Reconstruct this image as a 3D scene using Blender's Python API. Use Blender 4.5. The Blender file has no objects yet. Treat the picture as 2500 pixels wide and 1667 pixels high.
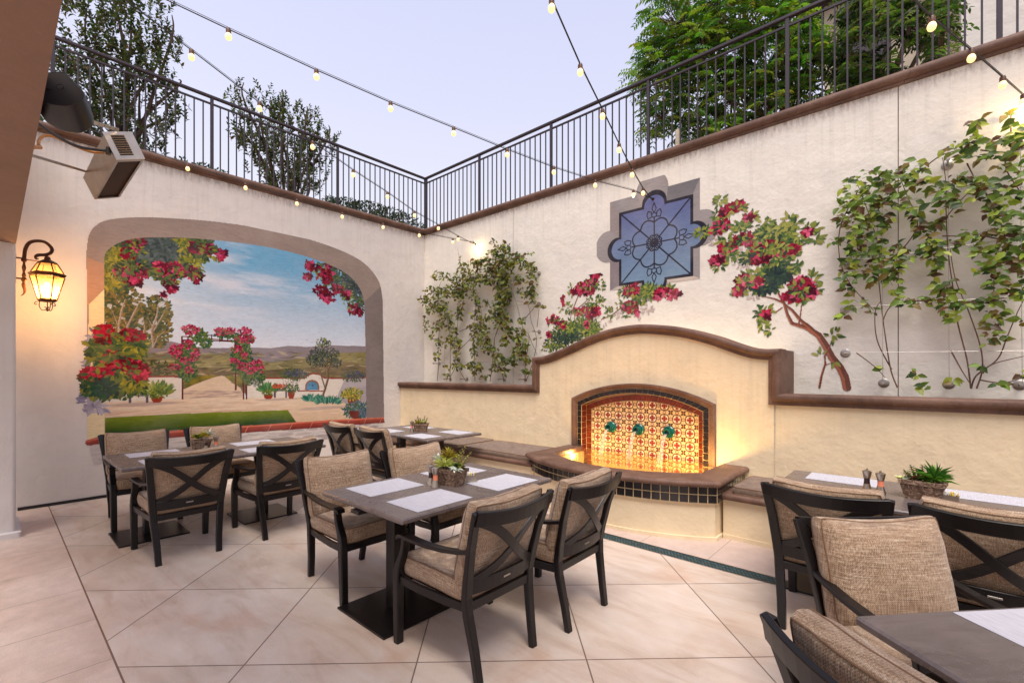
import bpy, math, random
import numpy as np
from mathutils import Vector, Matrix
random.seed(7); RNG = np.random.default_rng(11)
SC = bpy.context.scene; COL = SC.collection
PI = math.pi
# ---------------------------------------------------------------- survey of the courtyard
# wall with the mural = plane x=0, fountain wall = plane y=0, floor z=0, metres
F_, CX_, HY_, EYE = 1074., 1160., 855., 1.55
TH = math.atan((2138 - CX_) / F_)
VD = (-math.sin(TH), math.cos(TH)); RD = (math.cos(TH), math.sin(TH))
_d0 = F_ * EYE / (1031 - HY_); _s0 = (975 - CX_) / F_ * _d0
CAM = (-_d0 * VD[0] - _s0 * RD[0], -_d0 * VD[1] - _s0 * RD[1])
def _ray(x, y):
    a = (x - CX_) / F_; b = (HY_ - y) / F_
    return (VD[0] + a * RD[0], VD[1] + a * RD[1], b)
def on_x(x, y, X=0.):
    r = _ray(x, y); t = (X - CAM[0]) / r[0]; return Vector((X, CAM[1] + t * r[1], EYE + t * r[2]))
def on_y(x, y, Y=0.):
    r = _ray(x, y); t = (Y - CAM[1]) / r[1]; return Vector((CAM[0] + t * r[0], Y, EYE + t * r[2]))
def on_z(x, y, Z=0.):
    r = _ray(x, y); t = (Z - EYE) / r[2]; return Vector((CAM[0] + t * r[0], CAM[1] + t * r[1], Z))

# ---------------------------------------------------------------- colours and materials
def s2l(c): c = c / 255.; return c / 12.92 if c <= .04045 else ((c + .055) / 1.055) ** 2.4
def C3(r, g, b, k=1.): return (s2l(r) * k, s2l(g) * k, s2l(b) * k)
class NT:
    def __init__(s, name, rough=.7, metal=0., spec=.5):
        s.m = bpy.data.materials.new(name); s.m.use_nodes = True
        s.n = s.m.node_tree.nodes; s.l = s.m.node_tree.links
        s.b = s.n['Principled BSDF']; s.out = s.n['Material Output']
        s.b.inputs['Roughness'].default_value = rough; s.b.inputs['Metallic'].default_value = metal
        s.b.inputs['Specular IOR Level'].default_value = spec
    def N(s, t, **k):
        n = s.n.new(t)
        for a, v in k.items(): setattr(n, a, v)
        return n
    def L(s, a, b): s.l.new(a, b)
    def coord(s, scale=(1, 1, 1), rot=(0, 0, 0), loc=(0, 0, 0), rnd=0.):
        tc = s.N('ShaderNodeTexCoord'); mp = s.N('ShaderNodeMapping')
        mp.inputs['Scale'].default_value = scale; mp.inputs['Rotation'].default_value = rot; mp.inputs['Location'].default_value = loc
        s.L(tc.outputs['Object'], mp.inputs['Vector'])
        if rnd:
            oi = s.N('ShaderNodeObjectInfo'); vm = s.N('ShaderNodeVectorMath', operation='MULTIPLY_ADD'); s.L(oi.outputs['Random'], vm.inputs[0]); vm.inputs[1].default_value = (rnd, rnd * .7, rnd * 1.3); s.L(mp.outputs['Vector'], vm.inputs[2]); return vm.outputs[0]
        return mp.outputs['Vector']
    def noise(s, vec, scale, detail=4, rough=.55, dist=0.):
        n = s.N('ShaderNodeTexNoise'); n.inputs['Scale'].default_value = scale; n.inputs['Detail'].default_value = detail
        n.inputs['Roughness'].default_value = rough; n.inputs['Distortion'].default_value = dist
        if vec is not None: s.L(vec, n.inputs['Vector'])
        return n.outputs['Fac']
    def ramp(s, fac, stops, interp='LINEAR'):
        r = s.N('ShaderNodeValToRGB'); r.color_ramp.interpolation = interp
        e = r.color_ramp.elements
        while len(e) < len(stops): e.new(.5)
        for i, (p, c) in enumerate(stops):
            e[i].position = p; e[i].color = (*c, 1) if not isinstance(c, (int, float)) else (c, c, c, 1)
        s.L(fac, r.inputs['Fac']); return r.outputs['Color']
    def mix(s, fac, a, b, mode='MIX'):
        m = s.N('ShaderNodeMix', data_type='RGBA', blend_type=mode)
        for i, v in ((0, fac), (6, a), (7, b)):
            if hasattr(v, 'is_linked') or hasattr(v, 'links'): s.L(v, m.inputs[i])
            elif isinstance(v, (int, float)): m.inputs[i].default_value = v if i == 0 else (v, v, v, 1)
            else: m.inputs[i].default_value = (*v, 1)
        return m.outputs[2]
    def math(s, op, a, b=0., c=0.):
        m = s.N('ShaderNodeMath', operation=op)
        for i, v in ((0, a), (1, b), (2, c)):
            if hasattr(v, 'links'): s.L(v, m.inputs[i])
            else: m.inputs[i].default_value = v
        return m.outputs[0]
    def sep(s, vec):
        x = s.N('ShaderNodeSeparateXYZ'); s.L(vec, x.inputs[0]); return x.outputs
    def col(s, c):
        if hasattr(c, 'links'): s.L(c, s.b.inputs['Base Color'])
        else: s.b.inputs['Base Color'].default_value = (*c, 1)
        return s
    def bump(s, h, strength=.3, dist=.01, prev=None):
        b = s.N('ShaderNodeBump'); b.inputs['Strength'].default_value = strength; b.inputs['Distance'].default_value = dist
        s.L(h, b.inputs['Height'])
        if prev is not None: s.L(prev, b.inputs['Normal'])
        s.L(b.outputs['Normal'], s.b.inputs['Normal']); return b.outputs['Normal']
    def rough(s, v):
        s.L(v, s.b.inputs['Roughness']); return s
MAT = {}
def plain(name, c, rough=.6, metal=0., var=.08, scale=30., bump=0., spec=.5, bd=.003):
    t = NT(name, rough, metal, spec); v = t.coord()
    n = t.noise(v, scale, 5)
    a = tuple(x * (1 - var) for x in c); b = tuple(min(1, x * (1 + var)) for x in c)
    t.col(t.ramp(n, [(.3, a), (.7, b)]))
    if bump: t.bump(n, bump, bd)
    MAT[name] = t.m; return t.m

def stucco(name, c, streak=.0, axis='x', top=4.4):
    t = NT(name, .88, spec=.2); v = t.coord()
    n1 = t.noise(v, .7, 5, .6, .4); n2 = t.noise(v, 3.2, 6, .6, .2); n3 = t.noise(v, 70, 3)
    base = t.ramp(n1, [(.28, tuple(x * .93 for x in c)), (.72, tuple(min(1, x * 1.04) for x in c))])
    mott = t.ramp(n2, [(.28, .93), (.5, 1.), (.72, 1.02)])
    colr = t.mix(1., base, mott, 'MULTIPLY')
    if streak:
        sv = t.coord((9, 9, .35)); s1 = t.noise(sv, 2.4, 5, .6)
        s1r = t.ramp(s1, [(.50, 0.), (.74, 1.)])
        z = t.sep(v)[2]
        fade = t.math('SUBTRACT', 1., t.math('MULTIPLY', t.math('SUBTRACT', top, z), .75))
        fade = t.math('MINIMUM', t.math('MAXIMUM', fade, 0.12), 1.)
        f = t.math('MULTIPLY', t.math('MULTIPLY', s1r, fade), streak)
        colr = t.mix(f, colr, tuple(x * .62 for x in c))
        gz = t.math('MINIMUM', t.math('MAXIMUM', t.math('MULTIPLY', t.math('SUBTRACT', z, (top - .24) if top > 3 else 99.), 7.), 0.), 1.); gn = t.ramp(t.noise(t.coord((6, 6, 2)), 4, 6, .7), [(.42, 0.), (.66, .75)])
        colr = t.mix(t.math('MULTIPLY', gz, gn), colr, C3(120, 98, 84))
    t.col(colr)
    nb = t.noise(v, 26, 6, .65); b1 = t.bump(nb, .5, .008); nb2 = t.noise(v, 5.5, 3)
    t.bump(nb2, .4, .03, b1)
    MAT[name] = t.m; return t.m
WB = stucco('stucco_pale', C3(227, 219, 207), .5)
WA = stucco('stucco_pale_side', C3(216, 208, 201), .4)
stucco('stucco_cream', C3(230, 210, 176), .25, top=1.3)
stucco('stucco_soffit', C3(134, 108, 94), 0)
stucco('stucco_house', C3(205, 188, 165), .2, top=99)
stucco('stucco_wing', C3(222, 214, 204), .2, top=99)
def stone():
    t = NT('coping_stone', .62, spec=.35); v = t.coord()
    n = t.noise(v, 4, 6, .65, .5); n2 = t.noise(v, 45, 4)
    c = t.ramp(n, [(.25, C3(80, 57, 46)), (.5, C3(108, 79, 65)), (.78, C3(134, 104, 87))])
    c = t.mix(.35, c, t.ramp(n2, [(.35, .55), (.6, 1.)]), 'MULTIPLY'); t.col(c)
    # mortar joints of the cast pieces
    x = t.sep(v)[0]; y = t.sep(v)[1]
    s = t.math('ADD', x, y); fr = t.math('FRACT', t.math('MULTIPLY', s, 1 / .92))
    j = t.math('LESS_THAN', fr, .008)
    c2 = t.mix(j, c, C3(84, 62, 52)); t.col(c2); t.bump(n2, .3, .004)
    MAT['coping_stone'] = t.m
stone()
def floor_mat():
    t = NT('stained_concrete', .42, spec=.45); v = t.coord()
    nd = t.noise(v, .9, 6, .6, .6); ne = t.noise(v, 3.1, 7, .62, 1.); nf = t.noise(v, 130, 2)
    c = t.ramp(nd, [(.25, C3(186, 163, 143)), (.5, C3(205, 190, 174)), (.75, C3(218, 207, 196))])
    # long cloudy trowel marks
    tv = t.coord((1.2, 4.5, 1), (0, 0, math.radians(-44))); ng = t.noise(tv, 1.6, 6, .6, .8)
    c = t.mix(.45, c, t.ramp(ng, [(.28, C3(184, 146, 122)), (.48, C3(220, 194, 176)), (.72, C3(232, 216, 206))]))
    c = t.mix(1., c, t.ramp(ne, [(.25, .9), (.7, 1.04)]), 'MULTIPLY')
    c = t.mix(1., c, t.ramp(nf, [(.3, .95), (.6, 1.02)]), 'MULTIPLY')
    o = t.sep(v); x, y = o[0], o[1]
    def line(a, b, c0, per, w):
        d = t.math('ADD', t.math('MULTIPLY', x, a), t.math('MULTIPLY', y, b))
        q = t.math('DIVIDE', t.math('SUBTRACT', d, c0), per)
        f = t.math('ABSOLUTE', t.math('SUBTRACT', t.math('FRACT', t.math('ADD', q, .5)), .5))
        return t.math('LESS_THAN', t.math('MULTIPLY', f, per), w)
    def cell(a, b, c0, per):
        d = t.math('ADD', t.math('MULTIPLY', x, a), t.math('MULTIPLY', y, b)); return t.math('FLOOR', t.math('DIVIDE', t.math('SUBTRACT', d, c0), per))
    cc_ = t.N('ShaderNodeCombineXYZ'); t.L(cell(.728, .685, .131, .912), cc_.inputs[0]); t.L(cell(-.692, .722, -5.213, .885), cc_.inputs[1]); wn = t.N('ShaderNodeTexWhiteNoise'); t.L(cc_.outputs[0], wn.inputs['Vector'])
    c = t.mix(1., c, t.ramp(wn.outputs['Value'], [(0., (.90, .885, .87)), (1., (1.03, 1.03, 1.04))]), 'MULTIPLY')
    st_ = t.noise(v, 1.9, 5, .55, .3); c = t.mix(t.ramp(st_, [(.56, 0.), (.72, .5)]), c, C3(190, 148, 120)); sp_ = t.noise(v, 14, 6, .75); c = t.mix(t.ramp(sp_, [(.64, 0.), (.74, .35)]), c, C3(150, 124, 110))
    g = t.math('MAXIMUM', line(.728, .685, .131, .912, .0038), line(-.692, .722, -5.213, .885, .0038))
    c = t.mix(t.math('MULTIPLY', g, .85), c, C3(96, 70, 58)); t.col(c)
    t.rough(t.ramp(ne, [(.3, .34), (.7, .5)]))
    b = t.bump(nf, .12, .002); t.bump(t.math('MULTIPLY', g, -1.), .5, .003, b)
    MAT['stained_concrete'] = t.m
floor_mat()
def band_mat(name, axis, off, per, ca, cb):
    t = NT(name, .55, spec=.4); v = t.coord()
    n = t.noise(v, 1.3, 7, .65, .6); n2 = t.noise(v, 9, 6, .7); n3 = t.noise(v, 160, 2)
    c = t.ramp(n, [(.3, ca), (.7, cb)])
    c = t.mix(1., c, t.ramp(n2, [(.25, .84), (.7, 1.06)]), 'MULTIPLY')
    c = t.mix(1., c, t.ramp(n3, [(.3, .88), (.62, 1.04)]), 'MULTIPLY')
    a = t.sep(v)[axis]
    q = t.math('FRACT', t.math('DIVIDE', t.math('SUBTRACT', a, off), per)); g = t.math('LESS_THAN', q, .0055 / per)
    c = t.mix(t.math('MULTIPLY', g, .6), c, C3(90, 68, 58)); t.col(c); t.bump(n3, .25, .003)
    MAT[name] = t.m
band_mat('band_concrete', 0, 3.68, .605, C3(196, 168, 150), C3(224, 202, 186))
band_mat('apron_concrete', 0, 5.604, .597, C3(188, 164, 152), C3(210, 188, 176))
def fabric(name, c1, c2, c3):
    t = NT(name, .95, spec=.1)
    v1 = t.coord((7, 7, 150), rnd=40.); v2 = t.coord((150, 150, 7), rnd=40.); v = t.coord()
    a = t.noise(v1, 1.6, 3, .6); b = t.noise(v2, 1.6, 3, .6); w = t.noise(v, 420, 2)
    c = t.ramp(a, [(.3, c1), (.52, c2), (.72, c3)])
    c = t.mix(.5, c, t.ramp(b, [(.3, c1), (.5, c2), (.7, c3)]))
    # coarse basket weave
    o = t.sep(v); k = 2 * PI / .0085; oi = t.N('ShaderNodeObjectInfo')
    sx = t.math('SINE', t.math('MULTIPLY', t.math('ADD', o[0], o[1]), k)); sz = t.math('SINE', t.math('MULTIPLY', t.math('ADD', o[2], t.math('MULTIPLY', o[1], .9)), k))
    wv = t.math('MULTIPLY', sx, sz)
    c = t.mix(.45, c, t.ramp(t.math('MULTIPLY_ADD', wv, .5, .5), [(.25, .5), (.6, 1.1)]), 'MULTIPLY')
    c = t.mix(.6, c, t.ramp(w, [(.32, .62), (.62, 1.12)]), 'MULTIPLY')
    t.col(c); t.b.inputs['Sheen Weight'].default_value = .25
    big = t.noise(v, 14, 3, .5, .4); b1 = t.bump(big, .35, .02); t.bump(t.math('ADD', wv, w), .5, .0015, b1)
    MAT[name] = t.m
fabric('cushion_fabric', C3(96, 68, 50), C3(168, 138, 110), C3(222, 202, 178))
fabric('bench_fabric', C3(92, 72, 60), C3(130, 108, 92), C3(160, 138, 120))
plain('piping_fabric', C3(122, 92, 68), .9, var=.2, scale=200)
plain('dark_metal', C3(25, 20, 20), .34, .25, .1, 60, .04)
plain('rail_metal', C3(62, 54, 60), .5, .3, .08, 25)
plain('bronze_metal', C3(74, 44, 30), .45, .75, .25, 90, .2)
plain('steel', C3(176, 168, 160), .38, 1., .06, 40)
plain('brushed_steel', C3(190, 176, 160), .34, 1., .12, 9)
plain('grille_dark', C3(50, 32, 24), .7, .2, .2, 300, .5)
plain('speaker_black', C3(13, 12, 15), .5, 0, .15, 20, .1)
plain('black_rubber', C3(40, 36, 36), .6)
plain('hose_yellow', C3(190, 128, 60), .55)
plain('cable_black', C3(30, 24, 22), .6)
plain('socket_brown', C3(92, 56, 30), .5)
plain('grout', C3(206, 182, 140), .8, var=.12, scale=50)
plain('pepper_dark', C3(46, 26, 22), .4)
plain('salt_pink', C3(224, 130, 96), .5, var=.25, scale=400)
plain('paper_white', C3(228, 222, 212), .8)
plain('packet_yellow', C3(236, 196, 60), .6, var=.3, scale=90)
plain('wood_post', C3(205, 188, 165), .8)
plain('soil', C3(70, 52, 40), .95, var=.4, scale=60, bump=.5)
plain('stem_green', C3(96, 84, 52), .7, var=.25)
plain('bark', C3(128, 104, 88), .85, var=.25, scale=22, bump=.5, bd=.01)
plain('bark_dark', C3(82, 62, 52), .85, var=.3, scale=22, bump=.5, bd=.01)
plain('vine_stem', C3(96, 66, 50), .8, var=.25)
plain('roof_dark', C3(70, 62, 66), .7)
plain('terrace_ground', C3(110, 92, 76), .95, var=.3, scale=5)
plain('floor_joint_brown', C3(128, 98, 80), .9)
plain('joint_seal', C3(120, 100, 88), .8)
def tile(name, c, r=.16, var=.3):
    t = NT(name, r, spec=.6); v = t.coord(); n = t.noise(v, 9, 4); n2 = t.noise(v, 60, 3)
    t.col(t.ramp(n, [(.3, tuple(x * (1 - var) for x in c)), (.7, tuple(x * (1 + var) for x in c))])); t.bump(n2, .08, .002)
    MAT[name] = t.m
tile('tile_black', C3(34, 28, 30)); tile('tile_red', C3(112, 46, 26)); tile('glaze_green', C3(22, 92, 84), .2, .35)
def table_mat():
    t = NT('table_stone', .3, spec=.5); v = t.coord((1, 1, 1))
    n = t.noise(v, 3.5, 8, .68, 1.4); m = t.noise(t.coord((2, 9, 2)), 2.5, 6, .7, .8); f = t.noise(v, 170, 2)
    c = t.ramp(n, [(.25, C3(80, 68, 66)), (.5, C3(104, 92, 88)), (.75, C3(128, 114, 106))])
    c = t.mix(.5, c, t.ramp(m, [(.3, C3(86, 74, 70)), (.7, C3(122, 110, 108))]))
    c = t.mix(.6, c, t.ramp(f, [(.3, .8), (.5, 1.)]), 'MULTIPLY'); t.col(c)
    t.rough(t.ramp(n, [(.3, .22), (.7, .36)])); MAT['table_stone'] = t.m
table_mat()
def mat_mat():
    t = NT('placemat_weave', .75, spec=.2); v = t.coord(); o = t.sep(v)
    w = t.math('SINE', t.math('MULTIPLY', o[1], 2 * PI / .006)); w2 = t.math('SINE', t.math('MULTIPLY', o[0], 2 * PI / .004))
    n = t.noise(t.coord((4, 60, 1)), 3, 3)
    c = t.ramp(n, [(.3, C3(180, 176, 182)), (.7, C3(206, 203, 208))])
    c = t.mix(.35, c, t.ramp(t.math('MULTIPLY_ADD', w, .5, .5), [(.2, .72), (.6, 1.)]), 'MULTIPLY'); t.col(c)
    t.bump(t.math('ADD', w, w2), .3, .001); MAT['placemat_weave'] = t.m
mat_mat()
def attr_mat(name, rough=.6, trans=0., spec=.3, bump=0.):
    t = NT(name, rough, spec=spec); a = t.N('ShaderNodeAttribute', attribute_name='Col'); t.col(a.outputs['Color'])
    if name == 'wall_paint':
        s1 = t.noise(t.coord((1, 1, 5)), 9, 6, .7, 1.); s2 = t.noise(t.coord(), 2.2, 5, .6); c_ = t.mix(1., a.outputs['Color'], t.ramp(s1, [(.3, .84), (.5, 1.), (.72, 1.12)]), 'MULTIPLY'); c_ = t.mix(t.ramp(s2, [(.45, 0.), (.8, .12)]), c_, C3(206, 192, 182)); t.col(c_)
    if bump:
        n = t.noise(t.coord(), 40, 5, .65); t.bump(n, bump, .004)
    if trans:
        tr = t.N('ShaderNodeBsdfTranslucent'); ms = t.N('ShaderNodeMixShader'); ms.inputs[0].default_value = trans
        mx = t.mix(1., a.outputs['Color'], (1., 1.15, .5), 'MULTIPLY'); t.L(mx, tr.inputs['Color'])
        t.L(t.b.outputs[0], ms.inputs[1]); t.L(tr.outputs[0], ms.inputs[2]); t.L(ms.outputs[0], t.out.inputs['Surface'])
    MAT[name] = t.m
attr_mat('wall_paint', .8, 0, .15, .25); attr_mat('glazed_tile', .38, 0, .5); attr_mat('leaf', .42, .42, .4); attr_mat('leaf_matte', .6, .15, .25); attr_mat('floor_iron', .5, 0, .4)
def emit(name, c, e, base=(.8, .7, .5)):
    t = NT(name, .3); t.col(base); t.b.inputs['Emission Color'].default_value = (*c, 1); t.b.inputs['Emission Strength'].default_value = e; MAT[name] = t.m
emit('bulb_glow', (1., .60, .20), 1.05); emit('lantern_bulb', (1., .66, .28), 5.)
def glassy(name, c, alpha, rough=.05, transl=.0):
    t = NT(name, rough); t.col(c); tr = t.N('ShaderNodeBsdfTransparent'); tr.inputs[0].default_value = (*[min(1, x * .5 + .5) for x in c], 1)
    ms = t.N('ShaderNodeMixShader'); ms.inputs[0].default_value = alpha
    src = t.b.outputs[0]
    if transl:
        tl = t.N('ShaderNodeBsdfTranslucent'); tl.inputs[0].default_value = (*c, 1); m2 = t.N('ShaderNodeMixShader'); m2.inputs[0].default_value = transl
        t.L(t.b.outputs[0], m2.inputs[1]); t.L(tl.outputs[0], m2.inputs[2]); src = m2.outputs[0]
    t.L(tr.outputs[0], ms.inputs[1]); t.L(src, ms.inputs[2]); t.L(ms.outputs[0], t.out.inputs['Surface']); MAT[name] = t.m; return t
glassy('amber_glass', (1., .60, .22), .24, .2, .7)
tw = glassy('stream_water', (.95, .9, .85), .26, .1, .5)
def water_mat():
    t = NT('basin_water', .04, spec=.9); t.col(C3(150, 96, 48)); v = t.coord()
    n = t.noise(v, 16, 3, .5, .6); t.bump(n, .22, .01)
    tr = t.N('ShaderNodeBsdfTransparent'); tr.inputs[0].default_value = (.95, .85, .62, 1)
    ms = t.N('ShaderNodeMixShader'); fr = t.N('ShaderNodeFresnel'); fr.inputs[0].default_value = 1.5
    f = t.math('ADD', t.math('MULTIPLY', fr.outputs[0], 1.), .22); t.L(f, ms.inputs[0])
    t.L(tr.outputs[0], ms.inputs[1]); t.L(t.b.outputs[0], ms.inputs[2]); t.L(ms.outputs[0], t.out.inputs['Surface']); MAT['basin_water'] = t.m
water_mat()

# ---------------------------------------------------------------- mesh helpers
class MB:
    def __init__(s): s.v = []; s.f = []
    def add(s, vs, fs):
        o = len(s.v); s.v += [tuple(p) for p in vs]; s.f += [tuple(i + o for i in f) for f in fs]; return s
    def box(s, x0, x1, y0, y1, z0, z1, M=None):
        vs = [(x, y, z) for z in (z0, z1) for y in (y0, y1) for x in (x0, x1)]
        if M is not None: vs = [tuple(M @ Vector(p)) for p in vs]
        return s.add(vs, [(0, 2, 3, 1), (4, 5, 7, 6), (0, 1, 5, 4), (2, 6, 7, 3), (0, 4, 6, 2), (1, 3, 7, 5)])
    def bbox(s, x0, x1, y0, y1, z0, z1, b=.006, M=None):
        "box with chamfered edges"
        vs = []; idx = {}
        for sx in (0, 1):
            for sy in (0, 1):
                for sz in (0, 1):
                    X = (x0, x1)[sx]; Y = (y0, y1)[sy]; Z = (z0, z1)[sz]
                    dx = b if sx == 0 else -b; dy = b if sy == 0 else -b; dz = b if sz == 0 else -b
                    for a, p in (('x', (X, Y + dy, Z + dz)), ('y', (X + dx, Y, Z + dz)), ('z', (X + dx, Y + dy, Z))):
                        idx[(sx, sy, sz, a)] = len(vs); vs.append(p)
        g = lambda a, b_, c, d: idx[(a, b_, c, d)]
        fs = []
        for k in (0, 1):
            q = [g(k, 0, 0, 'x'), g(k, 0, 1, 'x'), g(k, 1, 1, 'x'), g(k, 1, 0, 'x')]; fs.append(q if k == 0 else q[::-1])
            q = [g(0, k, 0, 'y'), g(1, k, 0, 'y'), g(1, k, 1, 'y'), g(0, k, 1, 'y')]; fs.append(q if k == 0 else q[::-1])
            q = [g(0, 0, k, 'z'), g(0, 1, k, 'z'), g(1, 1, k, 'z'), g(1, 0, k, 'z')]; fs.append(q if k == 0 else q[::-1])
        for i in (0, 1):
            for j in (0, 1):
                fs.append([g(0, i, j, 'y'), g(1, i, j, 'y'), g(1, i, j, 'z'), g(0, i, j, 'z')])
                fs.append([g(i, 0, j, 'x'), g(i, 1, j, 'x'), g(i, 1, j, 'z'), g(i, 0, j, 'z')])
                fs.append([g(i, j, 0, 'x'), g(i, j, 1, 'x'), g(i, j, 1, 'y'), g(i, j, 0, 'y')])
                for k in (0, 1): fs.append([g(i, j, k, 'x'), g(i, j, k, 'y'), g(i, j, k, 'z')])
        if M is not None: vs = [tuple(M @ Vector(p)) for p in vs]
        return s.add(vs, fs)
    def tube(s, pts, r, n=8, cap=True, closed=False):
        pts = [Vector(p) for p in pts]; m = len(pts)
        rs = r if isinstance(r, (list, tuple)) else [r] * m
        vs = []; up = None
        for i, p in enumerate(pts):
            if closed: t = pts[(i + 1) % m] - pts[i - 1]
            else: t = pts[min(i + 1, m - 1)] - pts[max(i - 1, 0)]
            if t.length < 1e-9: t = Vector((0, 0, 1))
            t.normalize()
            if up is None: up = t.orthogonal().normalized()
            else:
                up = up - t * up.dot(t)
                up = up.normalized() if up.length > 1e-6 else t.orthogonal().normalized()
            w = t.cross(up)
            for k in range(n):
                a = 2 * PI * k / n; vs.append(p + (up * math.cos(a) + w * math.sin(a)) * rs[i])
        fs = []
        for i in range(m if closed else m - 1):
            j = (i + 1) % m
            for k in range(n): fs.append((i * n + k, i * n + (k + 1) % n, j * n + (k + 1) % n, j * n + k))
        if cap and not closed: fs.append(tuple(range(n))[::-1]); fs.append(tuple((m - 1) * n + k for k in range(n)))
        return s.add(vs, fs)
    def sweep(s, pts, wv, w, t, bev=.0):
        "rectangular bar along pts: width w along direction wv, thickness t across"
        pts = [Vector(p) for p in pts]; m = len(pts); vs = []
        ws = w if isinstance(w, (list, tuple)) else [w] * m; ts = t if isinstance(t, (list, tuple)) else [t] * m
        for i, p in enumerate(pts):
            tg = (pts[min(i + 1, m - 1)] - pts[max(i - 1, 0)]).normalized()
            wd = Vector(wv[i] if isinstance(wv, list) else wv); wd = (wd - tg * wd.dot(tg)).normalized(); td = tg.cross(wd)
            a, b = ws[i] / 2, ts[i] / 2; c = min(a, b) * .28
            for q in ((-a + c, -b), (a - c, -b), (a, -b + c), (a, b - c), (a - c, b), (-a + c, b), (-a, b - c), (-a, -b + c)): vs.append(p + wd * q[0] + td * q[1])
        fs = []
        for i in range(m - 1):
            for k in range(8): fs.append((i * 8 + k, i * 8 + (k + 1) % 8, (i + 1) * 8 + (k + 1) % 8, (i + 1) * 8 + k))
        fs.append(tuple(range(8))[::-1]); fs.append(tuple((m - 1) * 8 + k for k in range(8)))
        return s.add(vs, fs)
    def lathe(s, prof, c=(0, 0, 0), n=16, M=None):
        vs = []; fs = []
        for r, z in prof:
            for k in range(n):
                a = 2 * PI * k / n; vs.append(Vector((r * math.cos(a), r * math.sin(a), z)))
        for i in range(len(prof) - 1):
            for k in range(n): fs.append((i * n + k, i * n + (k + 1) % n, (i + 1) * n + (k + 1) % n, (i + 1) * n + k))
        fs.append(tuple(range(n))[::-1]); fs.append(tuple((len(prof) - 1) * n + k for k in range(n)))
        if M is not None: vs = [M @ v for v in vs]
        vs = [v + Vector(c) for v in vs]
        return s.add(vs, fs)
    def loft(s, rings, close=True, caps=True):
        m = len(rings[0]); vs = [p for r in rings for p in r]; fs = []
        for i in range(len(rings) - 1):
            for k in range(m if close else m - 1): fs.append((i * m + k, i * m + (k + 1) % m, (i + 1) * m + (k + 1) % m, (i + 1) * m + k))
        if caps and close: fs.append(tuple(range(m))[::-1]); fs.append(tuple((len(rings) - 1) * m + k for k in range(m)))
        return s.add(vs, fs)
    def build(s, name, mat, parent=None, smooth=False, base=None, loc=None):
        me = bpy.data.meshes.new(name); me.from_pydata([tuple(v) for v in s.v], [], s.f); me.update()
        me.materials.append(MAT[mat] if isinstance(mat, str) else mat)
        if smooth:
            me.polygons.foreach_set('use_smooth', [True] * len(me.polygons))
            try: me.set_sharp_from_angle(angle=math.radians(38))
            except Exception: pass
        o = bpy.data.objects.new(name, me); COL.objects.link(o)
        if parent is not None:
            o.parent = parent
            b = base if base is not None else parent.get('_base')
            if b is not None: o.location = (-b[0], -b[1], -b[2])
        if loc is not None: o.location = loc
        return o
def tag(o, label, cat, group=None):
    o['label'] = label; o['category'] = cat
    if group: o['group'] = group
    return o
def thing(name, label, cat, base=(0, 0, 0), rz=0., group=None, world=False):
    "empty at the base of a thing; world=True when its parts are modelled in world coordinates"
    o = bpy.data.objects.new(name, None); COL.objects.link(o); o.location = base; o.rotation_euler = (0, 0, rz); o.empty_display_size = .1
    tag(o, label, cat, group)
    if world: o['_base'] = list(base)
    return o
def struct(o): o['kind'] = 'structure'; return o
def copy_tree(o, parent=None):
    c = o.copy(); COL.objects.link(c)
    if parent is not None: c.parent = parent
    for ch in [x for x in bpy.data.objects if x.parent == o]: copy_tree(ch, c)
    return c
def npmesh(name, V, Fq, mat, colors=None, parent=None, smooth=False, base=None):
    "V (n,3), Fq (m,k) arrays, colours per vertex"
    me = bpy.data.meshes.new(name); n = len(V); m, k = Fq.shape
    me.vertices.add(n); me.vertices.foreach_set('co', np.ascontiguousarray(V, dtype=np.float32).ravel())
    me.loops.add(m * k); me.loops.foreach_set('vertex_index', np.ascontiguousarray(Fq, dtype=np.int32).ravel())
    me.polygons.add(m); me.polygons.foreach_set('loop_start', np.arange(0, m * k, k, dtype=np.int32))
    try: me.polygons.foreach_set('loop_total', np.full(m, k, dtype=np.int32))
    except Exception: pass
    if smooth: me.polygons.foreach_set('use_smooth', np.ones(m, dtype=bool))
    me.update(calc_edges=True); me.validate()
    if colors is not None:
        ca = me.color_attributes.new('Col', 'FLOAT_COLOR', 'POINT')
        ca.data.foreach_set('color', np.concatenate([colors, np.ones((n, 1))], 1).astype(np.float32).ravel())
    me.materials.append(MAT[mat]); o = bpy.data.objects.new(name, me); COL.objects.link(o)
    if parent is not None:
        o.parent = parent; b = base if base is not None else parent.get('_base')
        if b is not None: o.location = (-b[0], -b[1], -b[2])
    return o
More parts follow.
